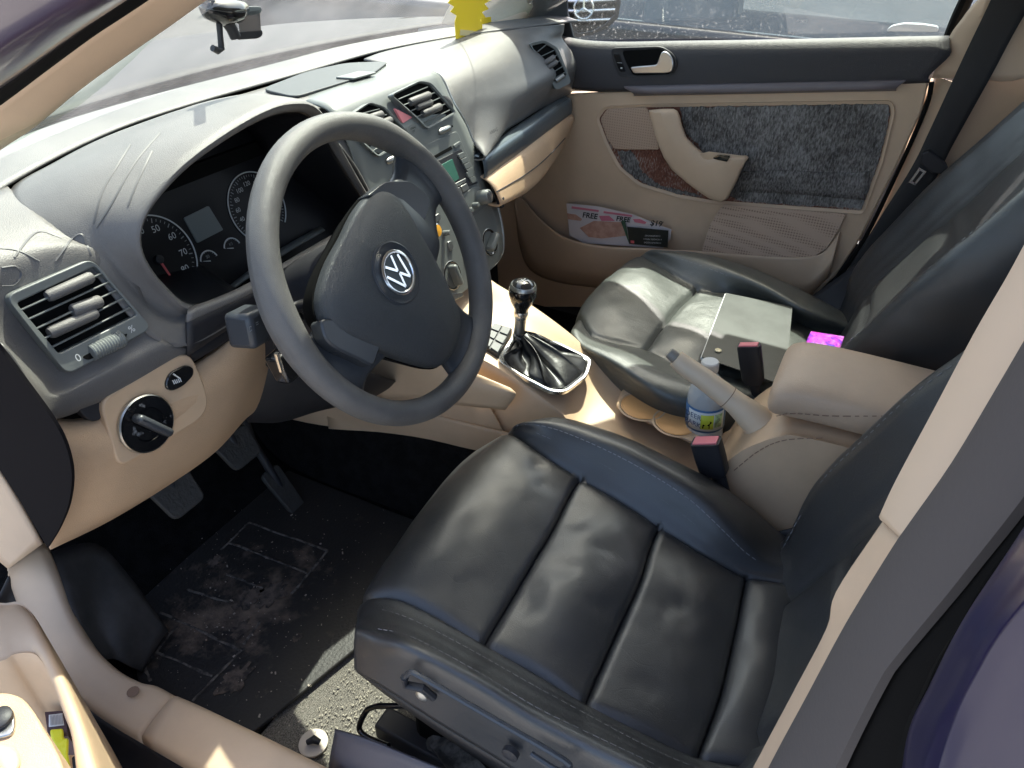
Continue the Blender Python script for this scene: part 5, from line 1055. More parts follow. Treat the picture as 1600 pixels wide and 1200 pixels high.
g = MB(); g.tube(spline([p+V((-.001, .001, 0)) for p in S1], 4), .0022, 8, flat=1.4); g.build('edge_highlight', mat('pale lilac highlight', (.45, .42, .58), .35), rd)  # highlight along the door edge, coloured in as a thin strip
# near A pillar bands
a0 = [(-120, 325), (-60, 275), (0, 231), (52, 196), (122, 138), (196, 84), (262, 38), (315, 0), (390, -50), (500, -120)]
a1 = [(-120, 245), (-60, 202), (0, 161), (70, 108), (140, 56), (182, 28), (224, 0), (262, -28), (340, -85), (460, -165)]
a2 = [(-120, 215), (-60, 174), (0, 136), (60, 92), (120, 48), (158, 22), (190, 0), (228, -28), (300, -85), (420, -170)]
a3 = [(-120, 140), (-60, 103), (0, 66), (40, 43), (80, 20), (115, 0), (150, -22), (190, -50), (260, -100), (380, -180)]
P0, P1, P2_, P3 = E_(a0, -.655), E_(a1, -.69), E_(a2, -.70), E_(a3, -.745)
patch('near_windscreen_pillar_trim', [[p+V((.015, .03, .0)) for p in P0], P0, [a.lerp(b2, .5)+V((-.0, -.006, 0)) for a, b2 in zip(P0, P1)], P1], M_PINK, body, 4, 4, solid=.004)
patch('near_windscreen_pillar_seal', [P1, [a.lerp(b2, .5)+V((0, -.004, 0)) for a, b2 in zip(P1, P2_)], P2_], M_BLACK, body, 4, 3, solid=.004)
patch('near_windscreen_pillar', [P2_, [a.lerp(b2, .5)+V((0, -.01, 0)) for a, b2 in zip(P2_, P3)], P3, [p+V((-.01, .03, .01)) for p in P3]], M_PURP, body, 4, 4, solid=.004)
patch('near_pillar_outer', [[p+V((-.012, .02, .01)) for p in P3], [p+V((-.04, .03, .03)) for p in P3], [p+V((-.05, .10, .03)) for p in P3]], M_BLACK, body, 4, 3, solid=.004)
# roof: continues from the pillars
ptop = P0[-1]
yr = ptop.y; zr = ptop.z
hdr = [(-.64, -.28, 1.09), (-.55, -.15, 1.09), (-.3, .0, 1.085), (0, .05, 1.085), (.3, .0, 1.085), (.55, -.15, 1.09), (.64, -.28, 1.09)]
rows = [[V(p)+V((0, .02, -.012)) for p in hdr], [V(p) for p in hdr], [V((x*1.0, y*.3-.40, z+.07)) for x, y, z in hdr], [V((x*1.0, y*.2-.9, z+.08)) for x, y, z in hdr], [V((x*.97, -1.6, z+.04)) for x, y, z in hdr]]
hl_ = [[p+V((0, -.012, -.004)) for p in rows[1]]]+[[p+V((0, 0, -.035)) for p in r_] for r_ in rows[2:]]
patch('headliner', hl_, mat('pale headliner cloth', (.62, .58, .52), .95), body, 4, 4, solid=.003)
patch('roof', rows, M_PAINT, body, 4, 4, solid=.03)
# far A pillar from dash corner to header
fa = [[at(690, 36, x=.60), V((.60, .30, .92)), V((.575, .10, 1.01)), V((.55, -.22, 1.13))], [at(775, 53, x=.62), V((.625, .22, .90)), V((.61, .03, 1.0)), V((.60, -.27, 1.12))], [at(803, 50, x=.66), at(835, -5, x=.67), V((.66, 0, .98)), V((.64, -.32, 1.11))], [at(812, 44, x=.70), at(842, -8, x=.72), V((.70, -.02, .97)), V((.68, -.34, 1.10))]]
fa[0].insert(1, at(712, 0, x=.60)); fa[1].insert(1, at(790, 0, x=.645)); fa[2].insert(1, at(826, 10, x=.665)); fa[3].insert(1, at(832, 10, x=.71))
patch('far_windscreen_pillar_trim', fa, M_PINK2, body, 5, 4, solid=.006)
# far sail panel
sp_ = [at(812, 48, x=.715), at(845, -30, x=.725), at(884, -30, x=.735), at(886, 20, x=.735), at(897, 62, x=.735), at(870, 58, x=.725)]
MB().prism(rnd(sp_, .006), DN, .01).build('mirror_sail_panel', M_DARK, body, bev=.002)
g = MB(); g.tube(spline([at(1484, 60, x=.745), at(1500, 20, x=.745), V((.742, -.56, .95)), V((.70, -.58, 1.08)), V((.665, -.45, 1.12)), V((.66, -.3, 1.115)), V((.70, -.05, 1.0)), V((.74, .15, .88)), at(886, -10, x=.745)], 5), .012, 8); g.build('far_window_frame', M_BLACK, body)
# rails and rear enclosure
g = MB(); g.box((.70, -.80, 1.10), .07, 1.2, .05); g.build('far_roof_rail', M_PINK2, body, bev=.01)
g = MB(); g.box((-.685, -1.05, 1.12), .07, .9, .05); g.build('near_roof_rail', M_PURP, body, bev=.01)
g = MB(); g.box((0, -1.72, .45), 1.5, .04, 1.0); g.build('rear_wall', M_BLACK, body)
g = MB(); g.box((0, -1.25, .22), 1.3, .55, .34); g.build('rear_bench_base', M_BLACK, body, bev=.03)
g = MB(); g.box((-.76, -1.2, .35), .03, 1.1, .75); g.build('near_rear_wall', M_DARK, body)
g = MB(); g.box((0, .70, .35), 1.5, .03, .75); g.build('firewall', M_BLACK, body)
g = MB(); g.box((.73, .1, .12), .02, 1.2, .5); g.build('far_kick_panel', M_DARK, body)
# kick trim and sill trim
patch('kick_trim', [[at(x, y, x=-.695) for x, y in ((-150, 520), (-60, 650), (0, 738), (34, 792), (66, 850))], [at(x, y, x=-.700) for x, y in ((-150, 580), (-70, 700), (-10, 785), (20, 830), (44, 866))], [at(x, y, x=-.705) for x, y in ((-150, 660), (-90, 750), (-40, 830), (-6, 870), (14, 888))]], M_PINK, body, 4, 4)
si = [(64, 850), (85, 900), (107, 955), (140, 1010), (180, 1048), (217, 1068), (242, 1074), (275, 1092), (320, 1112), (430, 1165), (500, 1200), (640, 1270)]
so = [(12, 888), (20, 915), (36, 955), (75, 1020), (110, 1070), (145, 1102), (182, 1127), (225, 1152), (300, 1195), (380, 1240), (440, 1275), (560, 1345)]
zz = [.22, .19, .16, .14, .125, .12, .118, .115, .115, .115, .115, .115]
SI = [at(px, py, z=q) for (px, py), q in zip(si, zz)]; SO = [at(px, py, z=q-.004) for (px, py), q in zip(so, zz)]
def rows_s(a, b2): return [[V((p.x+.012, p.y, -.01)) for p in a], [p+V((.006, 0, -.03)) for p in a], a, [p.lerp(q, .3)+V((0, 0, .006)) for p, q in zip(a, b2)], [p.lerp(q, .75)+V((0, 0, .004)) for p, q in zip(a, b2)], b2, [p+V((-.003, 0, -.02)) for p in b2]]
patch('sill_front_trim', rows_s(SI[:8], SO[:8]), M_PINK, body, 4, 4, solid=.003)
patch('sill_trim', rows_s([p+V((0, 0, .004)) for p in SI[7:]], [p+V((0, 0, .004)) for p in SO[7:]]), M_PINK, body, 4, 4, solid=.003)
patch('sill_seal', [[p+V((0, 0, -.01)) for p in SO], [p+V((-.03, 0, -.035)) for p in SO], [p+V((-.07, -.01, -.045)) for p in SO], [p+V((-.11, -.02, -.12)) for p in SO], [p+V((-.12, -.02, -.3)) for p in SO]], mat('black rubber sill', (.014, .013, .015), .55, bump=.4, bscale=60, bdist=.002), body, 4, 4, solid=.003)
MB().lathe([(.008, 0), (.008, .001)], at(208, 1081, z=.13), V((0, 0, 1)), 12).build('trim_stain', M_STB, body)
# ================================================================ FLOOR
fl = MB().box((-.02, -.45, -.012), 1.42, 2.4, .02).build('floor', M_SPECK, None, smooth=False, kind='structure'); 
g = MB(); g.box((.42, .3, .004), .56, .8, .008); g.build('far_footwell_carpet', M_CARPET, body)
g = MB(); g.box((-.40, .38, .002), .58, .60, .008); g.build('near_footwell_carpet', M_CARPET, body)  # black here also stands in for the deep shade of the footwell
fw = [[V((x, .30, .003)) for x in (-.70, -.4, -.15)], [V((x, .46, .02)) for x in (-.70, -.4, -.15)], [V((x, .58, .12)) for x in (-.70, -.4, -.15)], [V((x, .66, .32)) for x in (-.70, -.4, -.15)]]
patch('footwell_carpet', fw, M_CARPET, body, 3, 4, solid=.004)
M_MAT = bpy.data.materials.new('dusty black floor mat'); M_MAT.use_nodes = True; t = M_MAT.node_tree; b = t.nodes['Principled BSDF']; L = t.links.new
tc = t.nodes.new('ShaderNodeTexCoord'); n = t.nodes.new('ShaderNodeTexNoise'); n.inputs['Scale'].default_value = 11; n.inputs['Detail'].default_value = 9; n.inputs['Roughness'].default_value = .68; L(tc.outputs['Object'], n.inputs['Vector'])
sx = t.nodes.new('ShaderNodeVectorMath'); sx.operation = 'DISTANCE'; L(tc.outputs['Object'], sx.inputs[0]); sx.inputs[1].default_value = (-.02, .0, 0)
mr = t.nodes.new('ShaderNodeMapRange'); mr.inputs[1].default_value = .02; mr.inputs[2].default_value = .22; mr.inputs[3].default_value = .13; mr.inputs[4].default_value = -.12; L(sx.outputs['Value'], mr.inputs[0])
ad = t.nodes.new('ShaderNodeMath'); ad.operation = 'ADD'; L(n.outputs[0], ad.inputs[0]); L(mr.outputs[0], ad.inputs[1])
r = t.nodes.new('ShaderNodeValToRGB'); L(ad.outputs[0], r.inputs[0]); L(r.outputs[0], b.inputs['Base Color'])
r.color_ramp.elements[0].position = .52; r.color_ramp.elements[0].color = (.022, .020, .019, 1); r.color_ramp.elements[1].position = .72; r.color_ramp.elements[1].color = (.19, .14, .105, 1)
b.inputs['Roughness'].default_value = .6; bp = t.nodes.new('ShaderNodeBump'); bp.inputs['Strength'].default_value = .6; bp.inputs['Distance'].default_value = .002; n6 = t.nodes.new('ShaderNodeTexNoise'); n6.inputs['Scale'].default_value = 180; L(tc.outputs['Object'], n6.inputs['Vector']); L(n6.outputs[0], bp.inputs['Height']); L(bp.outputs[0], b.inputs['Normal'])
mt = thing('floor_mat', 'black rubber floor mat with dusty grooves under the pedals', 'floor mat', at(380, 940, z=.012))
mp = [at(240, 1100, z=.012), at(208, 1050, z=.012), at(255, 985, z=.012), V((-.60, .42, .012)), V((-.20, .44, .012)), V((-.19, .03, .012)), at(562, 1008, z=.012), at(398, 1142, z=.012), at(380, 1150, z=.012)]  # rear edge follows the floor's shadow line, black doubles as shade there
mm = MB().prism(rnd(mp, .02), V((0, 0, 1)), .008).build('mat', M_MAT, mt, bev=.002)
zf = lambda x, y, z=.0135: at(.4167*x, 700+.4167*y, z=z)
M_DUST = mat('pale dust', (.17, .15, .13), .9, col2=(.05, .045, .042), vscale=80)
gv = MB()
for (x0, y0), (x1, y1) in (((935, 280), (1230, 385)), ((1230, 385), (1095, 545)), ((860, 355), (1150, 468)), ((850, 475), (985, 525)), ((700, 530), (860, 580)), ((600, 615), (905, 760)), ((590, 765), (795, 855)), ((665, 665), (540, 820)), ((905, 760), (720, 950)), ((975, 650), (915, 735)), ((540, 820), (565, 875)), ((935, 280), (830, 380))):
    a, c = zf(x0, y0), zf(x1, y1); k = 8; pts = [a.lerp(c, i/k)+V((random.uniform(-.001, .001), random.uniform(-.001, .001), 0)) for i in range(k+1)]
    gv.tube(pts, [random.uniform(.0016, .0030) for _ in pts], 5, flat=.4, up=(0, 0, 1))
gv.build('grooves', M_DUST, mt)
def patchy(px, py, r_, m_, nm, seed):
    random.seed(seed); c = zf(px, py, .0142); pts = []
    for k in range(36):
        a = 2*math.pi*k/36; q = r_*(.55+.6*random.random()); pts.append(c+V((q*math.cos(a), q*.7*math.sin(a), 0)))
    MB().prism(pts, V((0, 0, 1)), .0006).build(nm, m_, mt, smooth=False)
M_MUD = mat('dried mud', (.13, .10, .08), .95, col2=(.035, .03, .028), vscale=70, bump=.6, bscale=90, bdist=.002)
for i, (x, y, r_) in enumerate(((1020, 545, .032), (905, 680, .022), (880, 870, .032), (1115, 710, .010), (930, 560, .03), (800, 430, .018))): patchy(x, y, r_, M_MUD, 'dried_mud', i)
cr_ = MB(); random.seed(11)
for k in range(420):
    px, py = random.uniform(150, 600), random.uniform(790, 1150)
    p = at(px, py, z=.014)
    if p.x < -.66 or p.x > -.17 or (px > 520 and py > 980): continue
    s = random.choice([.0008]*8+[.0014, .0022]); cr_.box(p, s, s*random.uniform(.7, 2.5), s*.7, V((math.cos(k), math.sin(k), 0)), V((-math.sin(k), math.cos(k), 0)))
tag(cr_.build('floor_crumbs', mat('crumbs', (.36, .31, .26), .9), None, smooth=False), 'scattered crumbs and grit on the black floor mat', 'crumbs', kind='stuff')
sf = MB(); random.seed(5)
for k in range(1100):
    px, py = random.uniform(395, 640), random.uniform(1010, 1200); p = at(px, py, z=0)
    if p.y > .03: continue
    a = random.uniform(0, 3.14); s = random.uniform(.0005, .0014); sf.box(p+V((0, 0, .0008)), s*3, s, s, V((math.cos(a), math.sin(a), 0)), V((-math.sin(a), math.cos(a), 0)))
tag(sf.build('carpet_lint', mat('pale lint', (.32, .29, .24), .9), None, smooth=False), 'pale lint and sand in the speckled carpet by the seat', 'lint', kind='stuff')
# footrest and pedals
frr = [[at(80, 862, z=.20), at(150, 850, z=.16), at(205, 905, z=.11), at(262, 985, z=.03)], [at(125, 985, z=.14), at(150, 960, z=.12), at(190, 985, z=.09), at(245, 1010, z=.03)], [at(165, 1030, z=.09), at(180, 1030, z=.07), at(200, 1040, z=.05), at(222, 1050, z=.02)]]
tag(patch('footrest', frr, mat('worn grey rubber', (.075, .07, .068), .6, col2=(.045, .043, .042), vscale=12, bump=.5, bscale=50), None, 5, 5, solid=.006), 'dark grey footrest ramp left of the floor mat', 'footrest')
def pedal(label, cx, cy, y, w_, h_, top):
    c = at(cx, cy, y=y); o = thing('pedal', label, 'pedal', c, 'pedals in the driver footwell')
    N_ = V((0, -.8, .6)).normalized(); U_ = V((0, .6, .8)); g = MB(); pts = [c+V((1, 0, 0))*sx_*w_/2+U_*sy*h_/2 for sx_, sy in ((-1, 1), (1, 1), (.8, -1), (-.8, -1))]
    g.prism(rnd(pts, .012), N_, .010); pdl = g.build('pedal_pad', mat('worn pedal rubber', (.05, .048, .045), .6, bump=.8, bscale=120, bdist=.003), o, bev=.002)
    MB().tube([c+V((0, .01, 0)), c+V((0, .06, .10)), top], .008, 10).build('pedal_arm', M_DARK, o)
pedal('dusty grey clutch pedal under the light switch', 278, 768, .34, .075, .07, V((-.42, .52, .45)))
pedal('black brake pedal deep in the footwell, right of the clutch pedal', 375, 700, .36, .075, .06, V((-.30, .55, .45)))
pedal('tall narrow accelerator pedal near the console', 445, 765, .36, .045, .10, V((-.2, .55, .40)))
pb = [[at(395, 660, y=.36), at(430, 655, y=.36), at(470, 720, y=.34), at(485, 765, y=.30)], [at(380, 700, y=.42), at(405, 720, y=.40), at(440, 770, y=.36), at(470, 790, y=.30)]]
# floor anchor ring on the carpet
fa_ = thing('mat_anchor', 'round beige mat fastener with a turning knob on the sunlit carpet', 'fastener', at(490, 1160, z=.002))
MB().lathe([(.021, 0), (.021, .003), (.019, .0042), (.008, .003), (.001, .003)], at(490, 1162, z=.002), V((0, 0, 1)), 32).build('disc', mat('pale plastic', (.5, .44, .38), .5), fa_)
MB().tube([at(480, 1160, z=.012), at(490, 1155, z=.016), at(500, 1160, z=.013)], [.004, .006, .004], 10).build('turn_knob', M_DARK, fa_)
# ---- seat belt on the far pillar
bl = thing('seat_belt', 'black seat belt hanging down the far pillar with its metal tongue', 'seat belt', at(1460, 250, x=.67))
bw = [((1573, -60), (1640, -20)), ((1548, 0), (1600, 25)), ((1505, 90), (1548, 120)), ((1452, 205), (1488, 228)), ((1424, 262), (1458, 285)), ((1372, 345), (1398, 362)), ((1318, 432), (1338, 446)), ((1300, 470), (1315, 480))]
rows = [[at(*a, x=xx), at((a[0]+c[0])/2, (a[1]+c[1])/2, x=xx-.002), at(*c, x=xx)] for (a, c), xx in zip(bw, (.66, .668, .672, .676, .68, .684, .688, .69))]
patch('webbing', rows, M_BELT, bl, 3, 6, solid=.0015)
g = MB(); g.prism(rnd([at(px, py, x=.664) for px, py in ((1440, 240), (1452, 235), (1478, 256), (1482, 265), (1472, 273), (1455, 271), (1438, 255))], .003), DN, .014); th = g.build('tongue_grip', M_DARK, bl, bev=.003)
o_ = rnd([at(px, py, x=.662) for px, py in ((1436, 262), (1448, 268), (1430, 290), (1420, 285))], .002, 3); g = MB(); g.ring(o_, inset(o_, .0045), DN, .0025); g.build('metal_tongue', M_CHROME, th, bev=.0005)
# ---- windscreen
M_WS = dusty('dusty windscreen', (.55, .545, .54), .26, .35, .68, 5, (.88, .97, .90), .05)
wb = [(-.74, .30, .745), (-.60, .40, .745), (-.3, .49, .745), (0, .525, .745), (.3, .50, .745), (.60, .42, .745), (.72, .34, .745)]
wm = [(-.665, .015, .905), (-.56, .12, .92), (-.3, .20, .94), (0, .235, .95), (.3, .20, .94), (.56, .12, .92), (.665, .03, .905)]
wt = [(-.61, -.28, 1.075), (-.52, -.145, 1.075), (-.3, .0, 1.07), (0, .05, 1.07), (.3, .0, 1.07), (.52, -.145, 1.075), (.61, -.28, 1.075)]
wsr = [[V(p) for p in wb], [V(p).lerp(V(q), .5)+V((0, .012, .006)) for p, q in zip(wb, wm)], [V(p) for p in wm], [V(p).lerp(V(q), .5)+V((0, .01, .004)) for p, q in zip(wm, wt)], [V(p) for p in wt]]
v, f = gmesh(grid(wsr, 5, 5)); tag(mk('windscreen', v, f, M_WS, None), 'hazy dusty windscreen sloping over the dashboard', 'windscreen')
M_WIN = dusty('spotted side glass', (.66, .66, .64), .07, .4, .75, 9, (.86, .95, .88), .07, spots=.55, grad=(.0, .12))
wv = [at(886, 62, x=.752), at(1486, 57, x=.752), V((.745, -.57, .95)), V((.71, -.56, 1.09)), V((.70, -.30, 1.10)), V((.735, .05, .95)), V((.75, .22, .86))]
tag(mk('side_window', wv, [tuple(range(len(wv)))], M_WIN, None, smooth=False), 'dirty far side window speckled with dried water spots', 'window')
M_BAND = mat('dark window base band', (.02, .02, .022), .5)
# cowl, wiper and bonnet outside the windscreen
g = [[V((x*s+.0, y+dy, z_)) for (x, y, _) in wb] for s, dy, z_ in ((1, .005, .735), (1.02, .03, .738), (1.05, .09, .715), (1.08, .14, .72))]
patch('cowl', g, mat('dark weathered plastic', (.035, .035, .035), .6, bump=.3, bscale=80), body, 4, 3, solid=.01)
bn = [[V((x*1.1, y+dy, z_)) for (x, y, _) in wb] for dy, z_ in ((.12, .735), (.35, .72), (.8, .66), (1.15, .55), (1.25, .35))]
patch('bonnet', bn, mat('blue grey bonnet paint', (.030, .030, .034), .65, spec=.2, var=.15, vscale=4), body, 4, 4, solid=.01)
# phone holder on the windscreen
Y3 = lambda px, py, y=.27: at(px, py, y=y)
ph = thing('phone_mount', 'black clip phone holder hanging from the windscreen with a hooked lever', 'phone holder', Y3(350, 0))
MB().tube([Y3(316, 10), Y3(325, 14), Y3(345, 20), Y3(368, 18), Y3(382, 12)], [.006, .013, .016, .015, .008], 16, flat=.9).build('mount_body', M_GLOSS, ph, ang=70)
MB().tube([Y3(320, 8), Y3(335, -30), Y3(345, -80, .22)], .006, 8).build('mount_stem', M_DARK, ph)
MB().tube([Y3(342, 30), Y3(344, 55), Y3(346, 76), Y3(340, 79), Y3(332, 75)], [.004, .0035, .004, .0045, .004], 10).build('hook_lever', M_DARK, ph)
MB().tube([Y3(350, 28), Y3(362, 45), Y3(368, 58)], .007, 10).build('clamp_arm', M_DARK, ph)
g = MB(); g.prism(rnd([Y3(364, 52), Y3(372, 62), Y3(404, 60), Y3(411, 55), Y3(410, 46), Y3(385, 48)], .004), V((-.5, -.85, .2)).normalized(), .008); g.build('lower_clamp', M_DARK, ph, bev=.002)
g = MB(); g.prism(rnd([Y3(372, 26), Y3(402, 24), Y3(410, 18), Y3(408, 10), Y3(384, 10)], .004), V((-.5, -.85, .2)).normalized(), .008); g.build('upper_clamp', M_LCD, ph, bev=.002)
g = MB(); g.prism([Y3(372, 20), Y3(406, 16), Y3(408, 48), Y3(374, 50)], V((-.5, -.85, .2)).normalized(), .002); g.build('clear_plate', mat('smoky clear plastic', (.75, .76, .8), .1, trans=.9), ph)
# yellow tree-shaped air fresheners
YF = lambda px, py, y=.345: at(px, py, y=y)
af = thing('air_freshener', 'yellow leaf-shaped air freshener hanging in front of the windscreen corner', 'air freshener', YF(732, 0))
fo_ = [(704, -34), (700, -12), (707, -4), (700, 4), (710, 10), (704, 18), (714, 24), (711, 34), (713, 61), (752, 65), (754, 40), (750, 30), (759, 27), (753, 19), (764, 14), (757, 6), (768, 0), (760, -8), (764, -34)]
yn = V((-.6, -.75, .25)).normalized()
m1 = MB().prism(rnd([YF(*p) for p in fo_], .0022, 3), yn, .004).build('leaf', M_YEL, af, bev=.0006)
MB().prism([YF(px, py)+yn*.0012 for px, py in ((719, 46), (747, 49), (746, 58), (718, 55))], yn, .001).build('printed_strip', mat('pale yellow print', (.72, .60, .30), .5), m1)
MB().prism([YF(px, py, .372) for px, py in ((752, 28), (767, 26), (768, 34), (762, 36), (767, 40), (764, 50), (757, 52), (752, 48))], yn, .006).build('back_leaf', M_YEL, af, bev=.0006)
MB().tube([YF(732, -32), V((.30, .10, 1.05))], .0008, 5).build('string', M_WHITE, af)
# ================================================================ DRIVER DOOR (open)
dd_ = thing('driver_door', 'open driver door with beige pocket and yellowish sunlit armrest at lower left', 'car door', (-.9, .05, .35))
zd = lambda x, y, z: at(.25*x, 900+.25*y, z=z)
ro = [(-300, 130), (0, 195), (120, 190), (200, 255), (300, 430), (420, 680), (500, 880), (600, 1200), (640, 1330)]
ri = [(-300, 560), (0, 512), (90, 472), (190, 466), (255, 510), (330, 650), (400, 830), (460, 1010), (500, 1330)]
ZR = .36
RO = [zd(x, y, ZR) for x, y in ro]; RI = [zd(x, y, ZR) for x, y in ri]
rows = [[p+V((.004, .01, -.30)) for p in RO], [p+V((.002, .004, -.03)) for p in RO], RO, [a.lerp(b2, .5)+V((0, 0, .006)) for a, b2 in zip(RO, RI)], RI, [p+V((-.003, -.006, -.02)) for p in RI], [p+V((-.004, -.004, -.20)) for p in RI]]
patch('pocket_rim', rows, M_BEIGES, dd_, 4, 4, solid=.003)
g = MB(); g.prism([zd(x, y, .20) for x, y in ((-300, 500), (100, 500), (250, 620), (340, 800), (430, 1100), (460, 1400), (-300, 1400))], V((0, 0, 1)), .01); g.build('pocket_floor', M_PINK, dd_)
MB().tube([zd(190, 470, .345), zd(240, 640, .28), zd(300, 840, .22)], .0012, 6).build('pocket_seam', M_STB, dd_)
ar = [(-300, 760), (0, 724), (75, 730), (140, 758), (205, 835), (270, 950), (330, 1050), (390, 1180), (420, 1330), (-300, 1330)]
AO = [zd(x, y, .47) for x, y in ar]
MB().prism(rnd(AO, .01), V((0, 0, 1)), .10).build('armrest', M_BEIGE, dd_, bev=.008)
sp2 = [zd(x, y, .4735) for x, y in ((-100, 815), (70, 815), (92, 880), (85, 970), (45, 1000), (-100, 1022))]
s3_ = MB().prism(rnd(sp2, .006), V((0, 0, 1)), .004).build('switch_plate', M_CHR2, dd_, bev=.001)
MB().lathe([(.010, 0), (.010, .004), (.007, .006)], zd(0, 900, .474), V((0, 0, 1)), 20).build('mirror_knob', M_DARK, s3_)
MB().prism(rnd([zd(x, y, .474) for x, y in ((-60, 1030), (100, 1060), (130, 1200), (-60, 1330))], .01), V((0, 0, 1)), .006).build('pull_recess', M_BEIGES, dd_, bev=.002)
pkg = thing('pocket_box', 'small dark box with a white barcode label in the driver door pocket', 'box', zd(350, 900, .25))
q = [zd(280, 850, .27), zd(405, 840, .27), zd(425, 1000, .27), zd(300, 1000, .27)]
MB().prism(q, V((0, 0, 1)), .04).build('box', mat('dark purple card', (.06, .035, .045), .5), pkg)
MB().prism([zd(x, y, .2712) for x, y in ((305, 868), (390, 858), (400, 930), (305, 942))], V((0, 0, 1)), .001).build('barcode_label', M_WHITE, pkg)
g = MB()
for k in range(9): g.prism([zd(312+k*9, 870-k, .2722), zd(316+k*9, 870-k, .2722), zd(316+k*9+4, 932-k, .2722), zd(312+k*9+3, 932-k, .2722)], V((0, 0, 1)), .0006)
g.build('barcode_lines', M_GREYP, pkg, smooth=False)
yb = thing('yellow_packet', 'bright yellow crumpled packet below the boxed label in the door pocket', 'packet', zd(360, 1060, .25))
MB().prism([zd(x, y, .278) for x, y in ((312, 955), (395, 948), (400, 1010), (430, 1010), (425, 1100), (440, 1180), (350, 1200), (340, 1060), (325, 1030))], V((.2, -.2, 1)).normalized(), .012).build('packet', mat('acid yellow plastic', (.62, .62, .02), .35, bump=.6, bscale=60, bdist=.004), yb, bev=.002)
# ================================================================ OUTSIDE
gp = MB().box((0, 0, -.36), 160, 160, .04).build('ground', mat('asphalt', (.05, .05, .05), .9, bump=.5, bscale=30, bdist=.01, var=.25, vscale=.6), None, smooth=False, kind='structure')
MB().box((-4.9, 0, -.335), 8.0, 9, .012).build('bounce_slab', mat('pale bounce concrete', (.28, .27, .25), .9, bump=.4, bscale=40, bdist=.004, var=.15, vscale=1.5), None, smooth=False, kind='structure')  # unseen slab added beside the car, pale to bounce fill light inside
# door mirror with real mirror glass
em_ = thing('door_mirror', 'dark door mirror outside the far window reflecting a car grille', 'mirror', at(920, 20, x=.90))
mc = at(912, 5, x=.93); tgt = V((1.25, -7.0, .25))
d1 = (CP-mc).normalized(); d2 = (tgt-mc).normalized(); mn = (d1+d2).normalized()
def mp_(px, py, d=0): return at(px, py, pl=(mc+mn*d, mn))
mo = [(872, -60), (876, 0), (884, 30), (893, 52), (902, 58), (925, 55), (950, 44), (966, 28), (970, 5), (970, -60)]
mi = [(879, -60), (882, 0), (889, 28), (897, 48), (905, 52), (924, 49), (946, 38), (961, 23), (964, 3), (964, -60)]
g = MB(); g.ring([mp_(*p, .004) for p in mo], [mp_(*p, .004) for p in mi], mn, .012); g.build('mirror_rim', M_DARK, em_, bev=.001)
g = MB(); g.prism([mp_(*p, 0) for p in mo], mn, .07); g.build('mirror_housing', M_DARK, em_, bev=.01)
g = MB(); g.prism([mp_(*p, .002) for p in mi], mn, .001); g.build('mirror_glass', mat('mirror', (.9, .9, .9), .02, metal=1), em_, smooth=False)
# car parked behind, seen only in that mirror
def car_front(o, c, fw_, m_):
    up = V((0, 0, 1)); rt = fw_.cross(up)*-1
    g = MB(); prof = [(-.05, .15), (-.02, .45), (.0, .62), (-.25, .75), (-1.1, .86), (-1.7, 1.30), (-2.8, 1.36), (-3.4, .95), (-4.2, .9), (-4.3, .3), (-4.2, .15)]
    rows_ = [[c+fw_*a+up*(h-.3)+rt*s for a, h in prof] for s in (-.88, -.8, .8, .88)]
    for r_ in (rows_[0], rows_[3]):
        for q_ in r_: q_.z = -.3+(q_.z+.3)*.96
    v, f = gmesh(rows_); mk('body', v, f, m_, o, solid=.02)
    g = MB(); g.hexa(c+fw_*.03+rt*-.42+up*.33, c+fw_*.03+rt*.42+up*.33, c+fw_*.02+rt*.36+up*.02, c+fw_*.02+rt*-.36+up*.02, fw_, .03); gr = g.build('grille', M_BLACK, o)
    for h in (.28, .18, .08):
        MB().tube([c+fw_*.06+rt*-.40+up*h, c+fw_*.08+up*(h-.01), c+fw_*.06+rt*.40+up*h], .014, 8).build('grille_bar', M_CHROME, gr)
    cc_ = c+fw_*.10+up*.20; pts = [cc_+rt*(.11*math.cos(a))+up*(.11*math.sin(a)) for a in [2*math.pi*k/32 for k in range(33)]]
    MB().tube(pts, .010, 8, cap=False).build('badge_ring', M_CHROME, gr); g = MB()
    for a in (90, 210, 330): g.tube([cc_, cc_+rt*(.11*math.cos(R(a)))+up*(.11*math.sin(R(a)))], [.014, .006], 8)
    g.build('badge_star', M_CHROME, gr)
    for s in (-1, 1): MB().lathe([(.10, 0), (.10, .03), (.06, .06)], c+rt*(.66*s)+up*.24, fw_, 20).build('headlight', M_CHROME, o)
pc = thing('parked_car', 'dark parked car with chrome grille seen in the door mirror', 'car', (1.35, -7.2, -.3))
car_front(pc, V((1.25, -7.1, 0)), V((0, 1, 0)), mat('dark grey car paint', (.03, .03, .035), .2, coat=1))
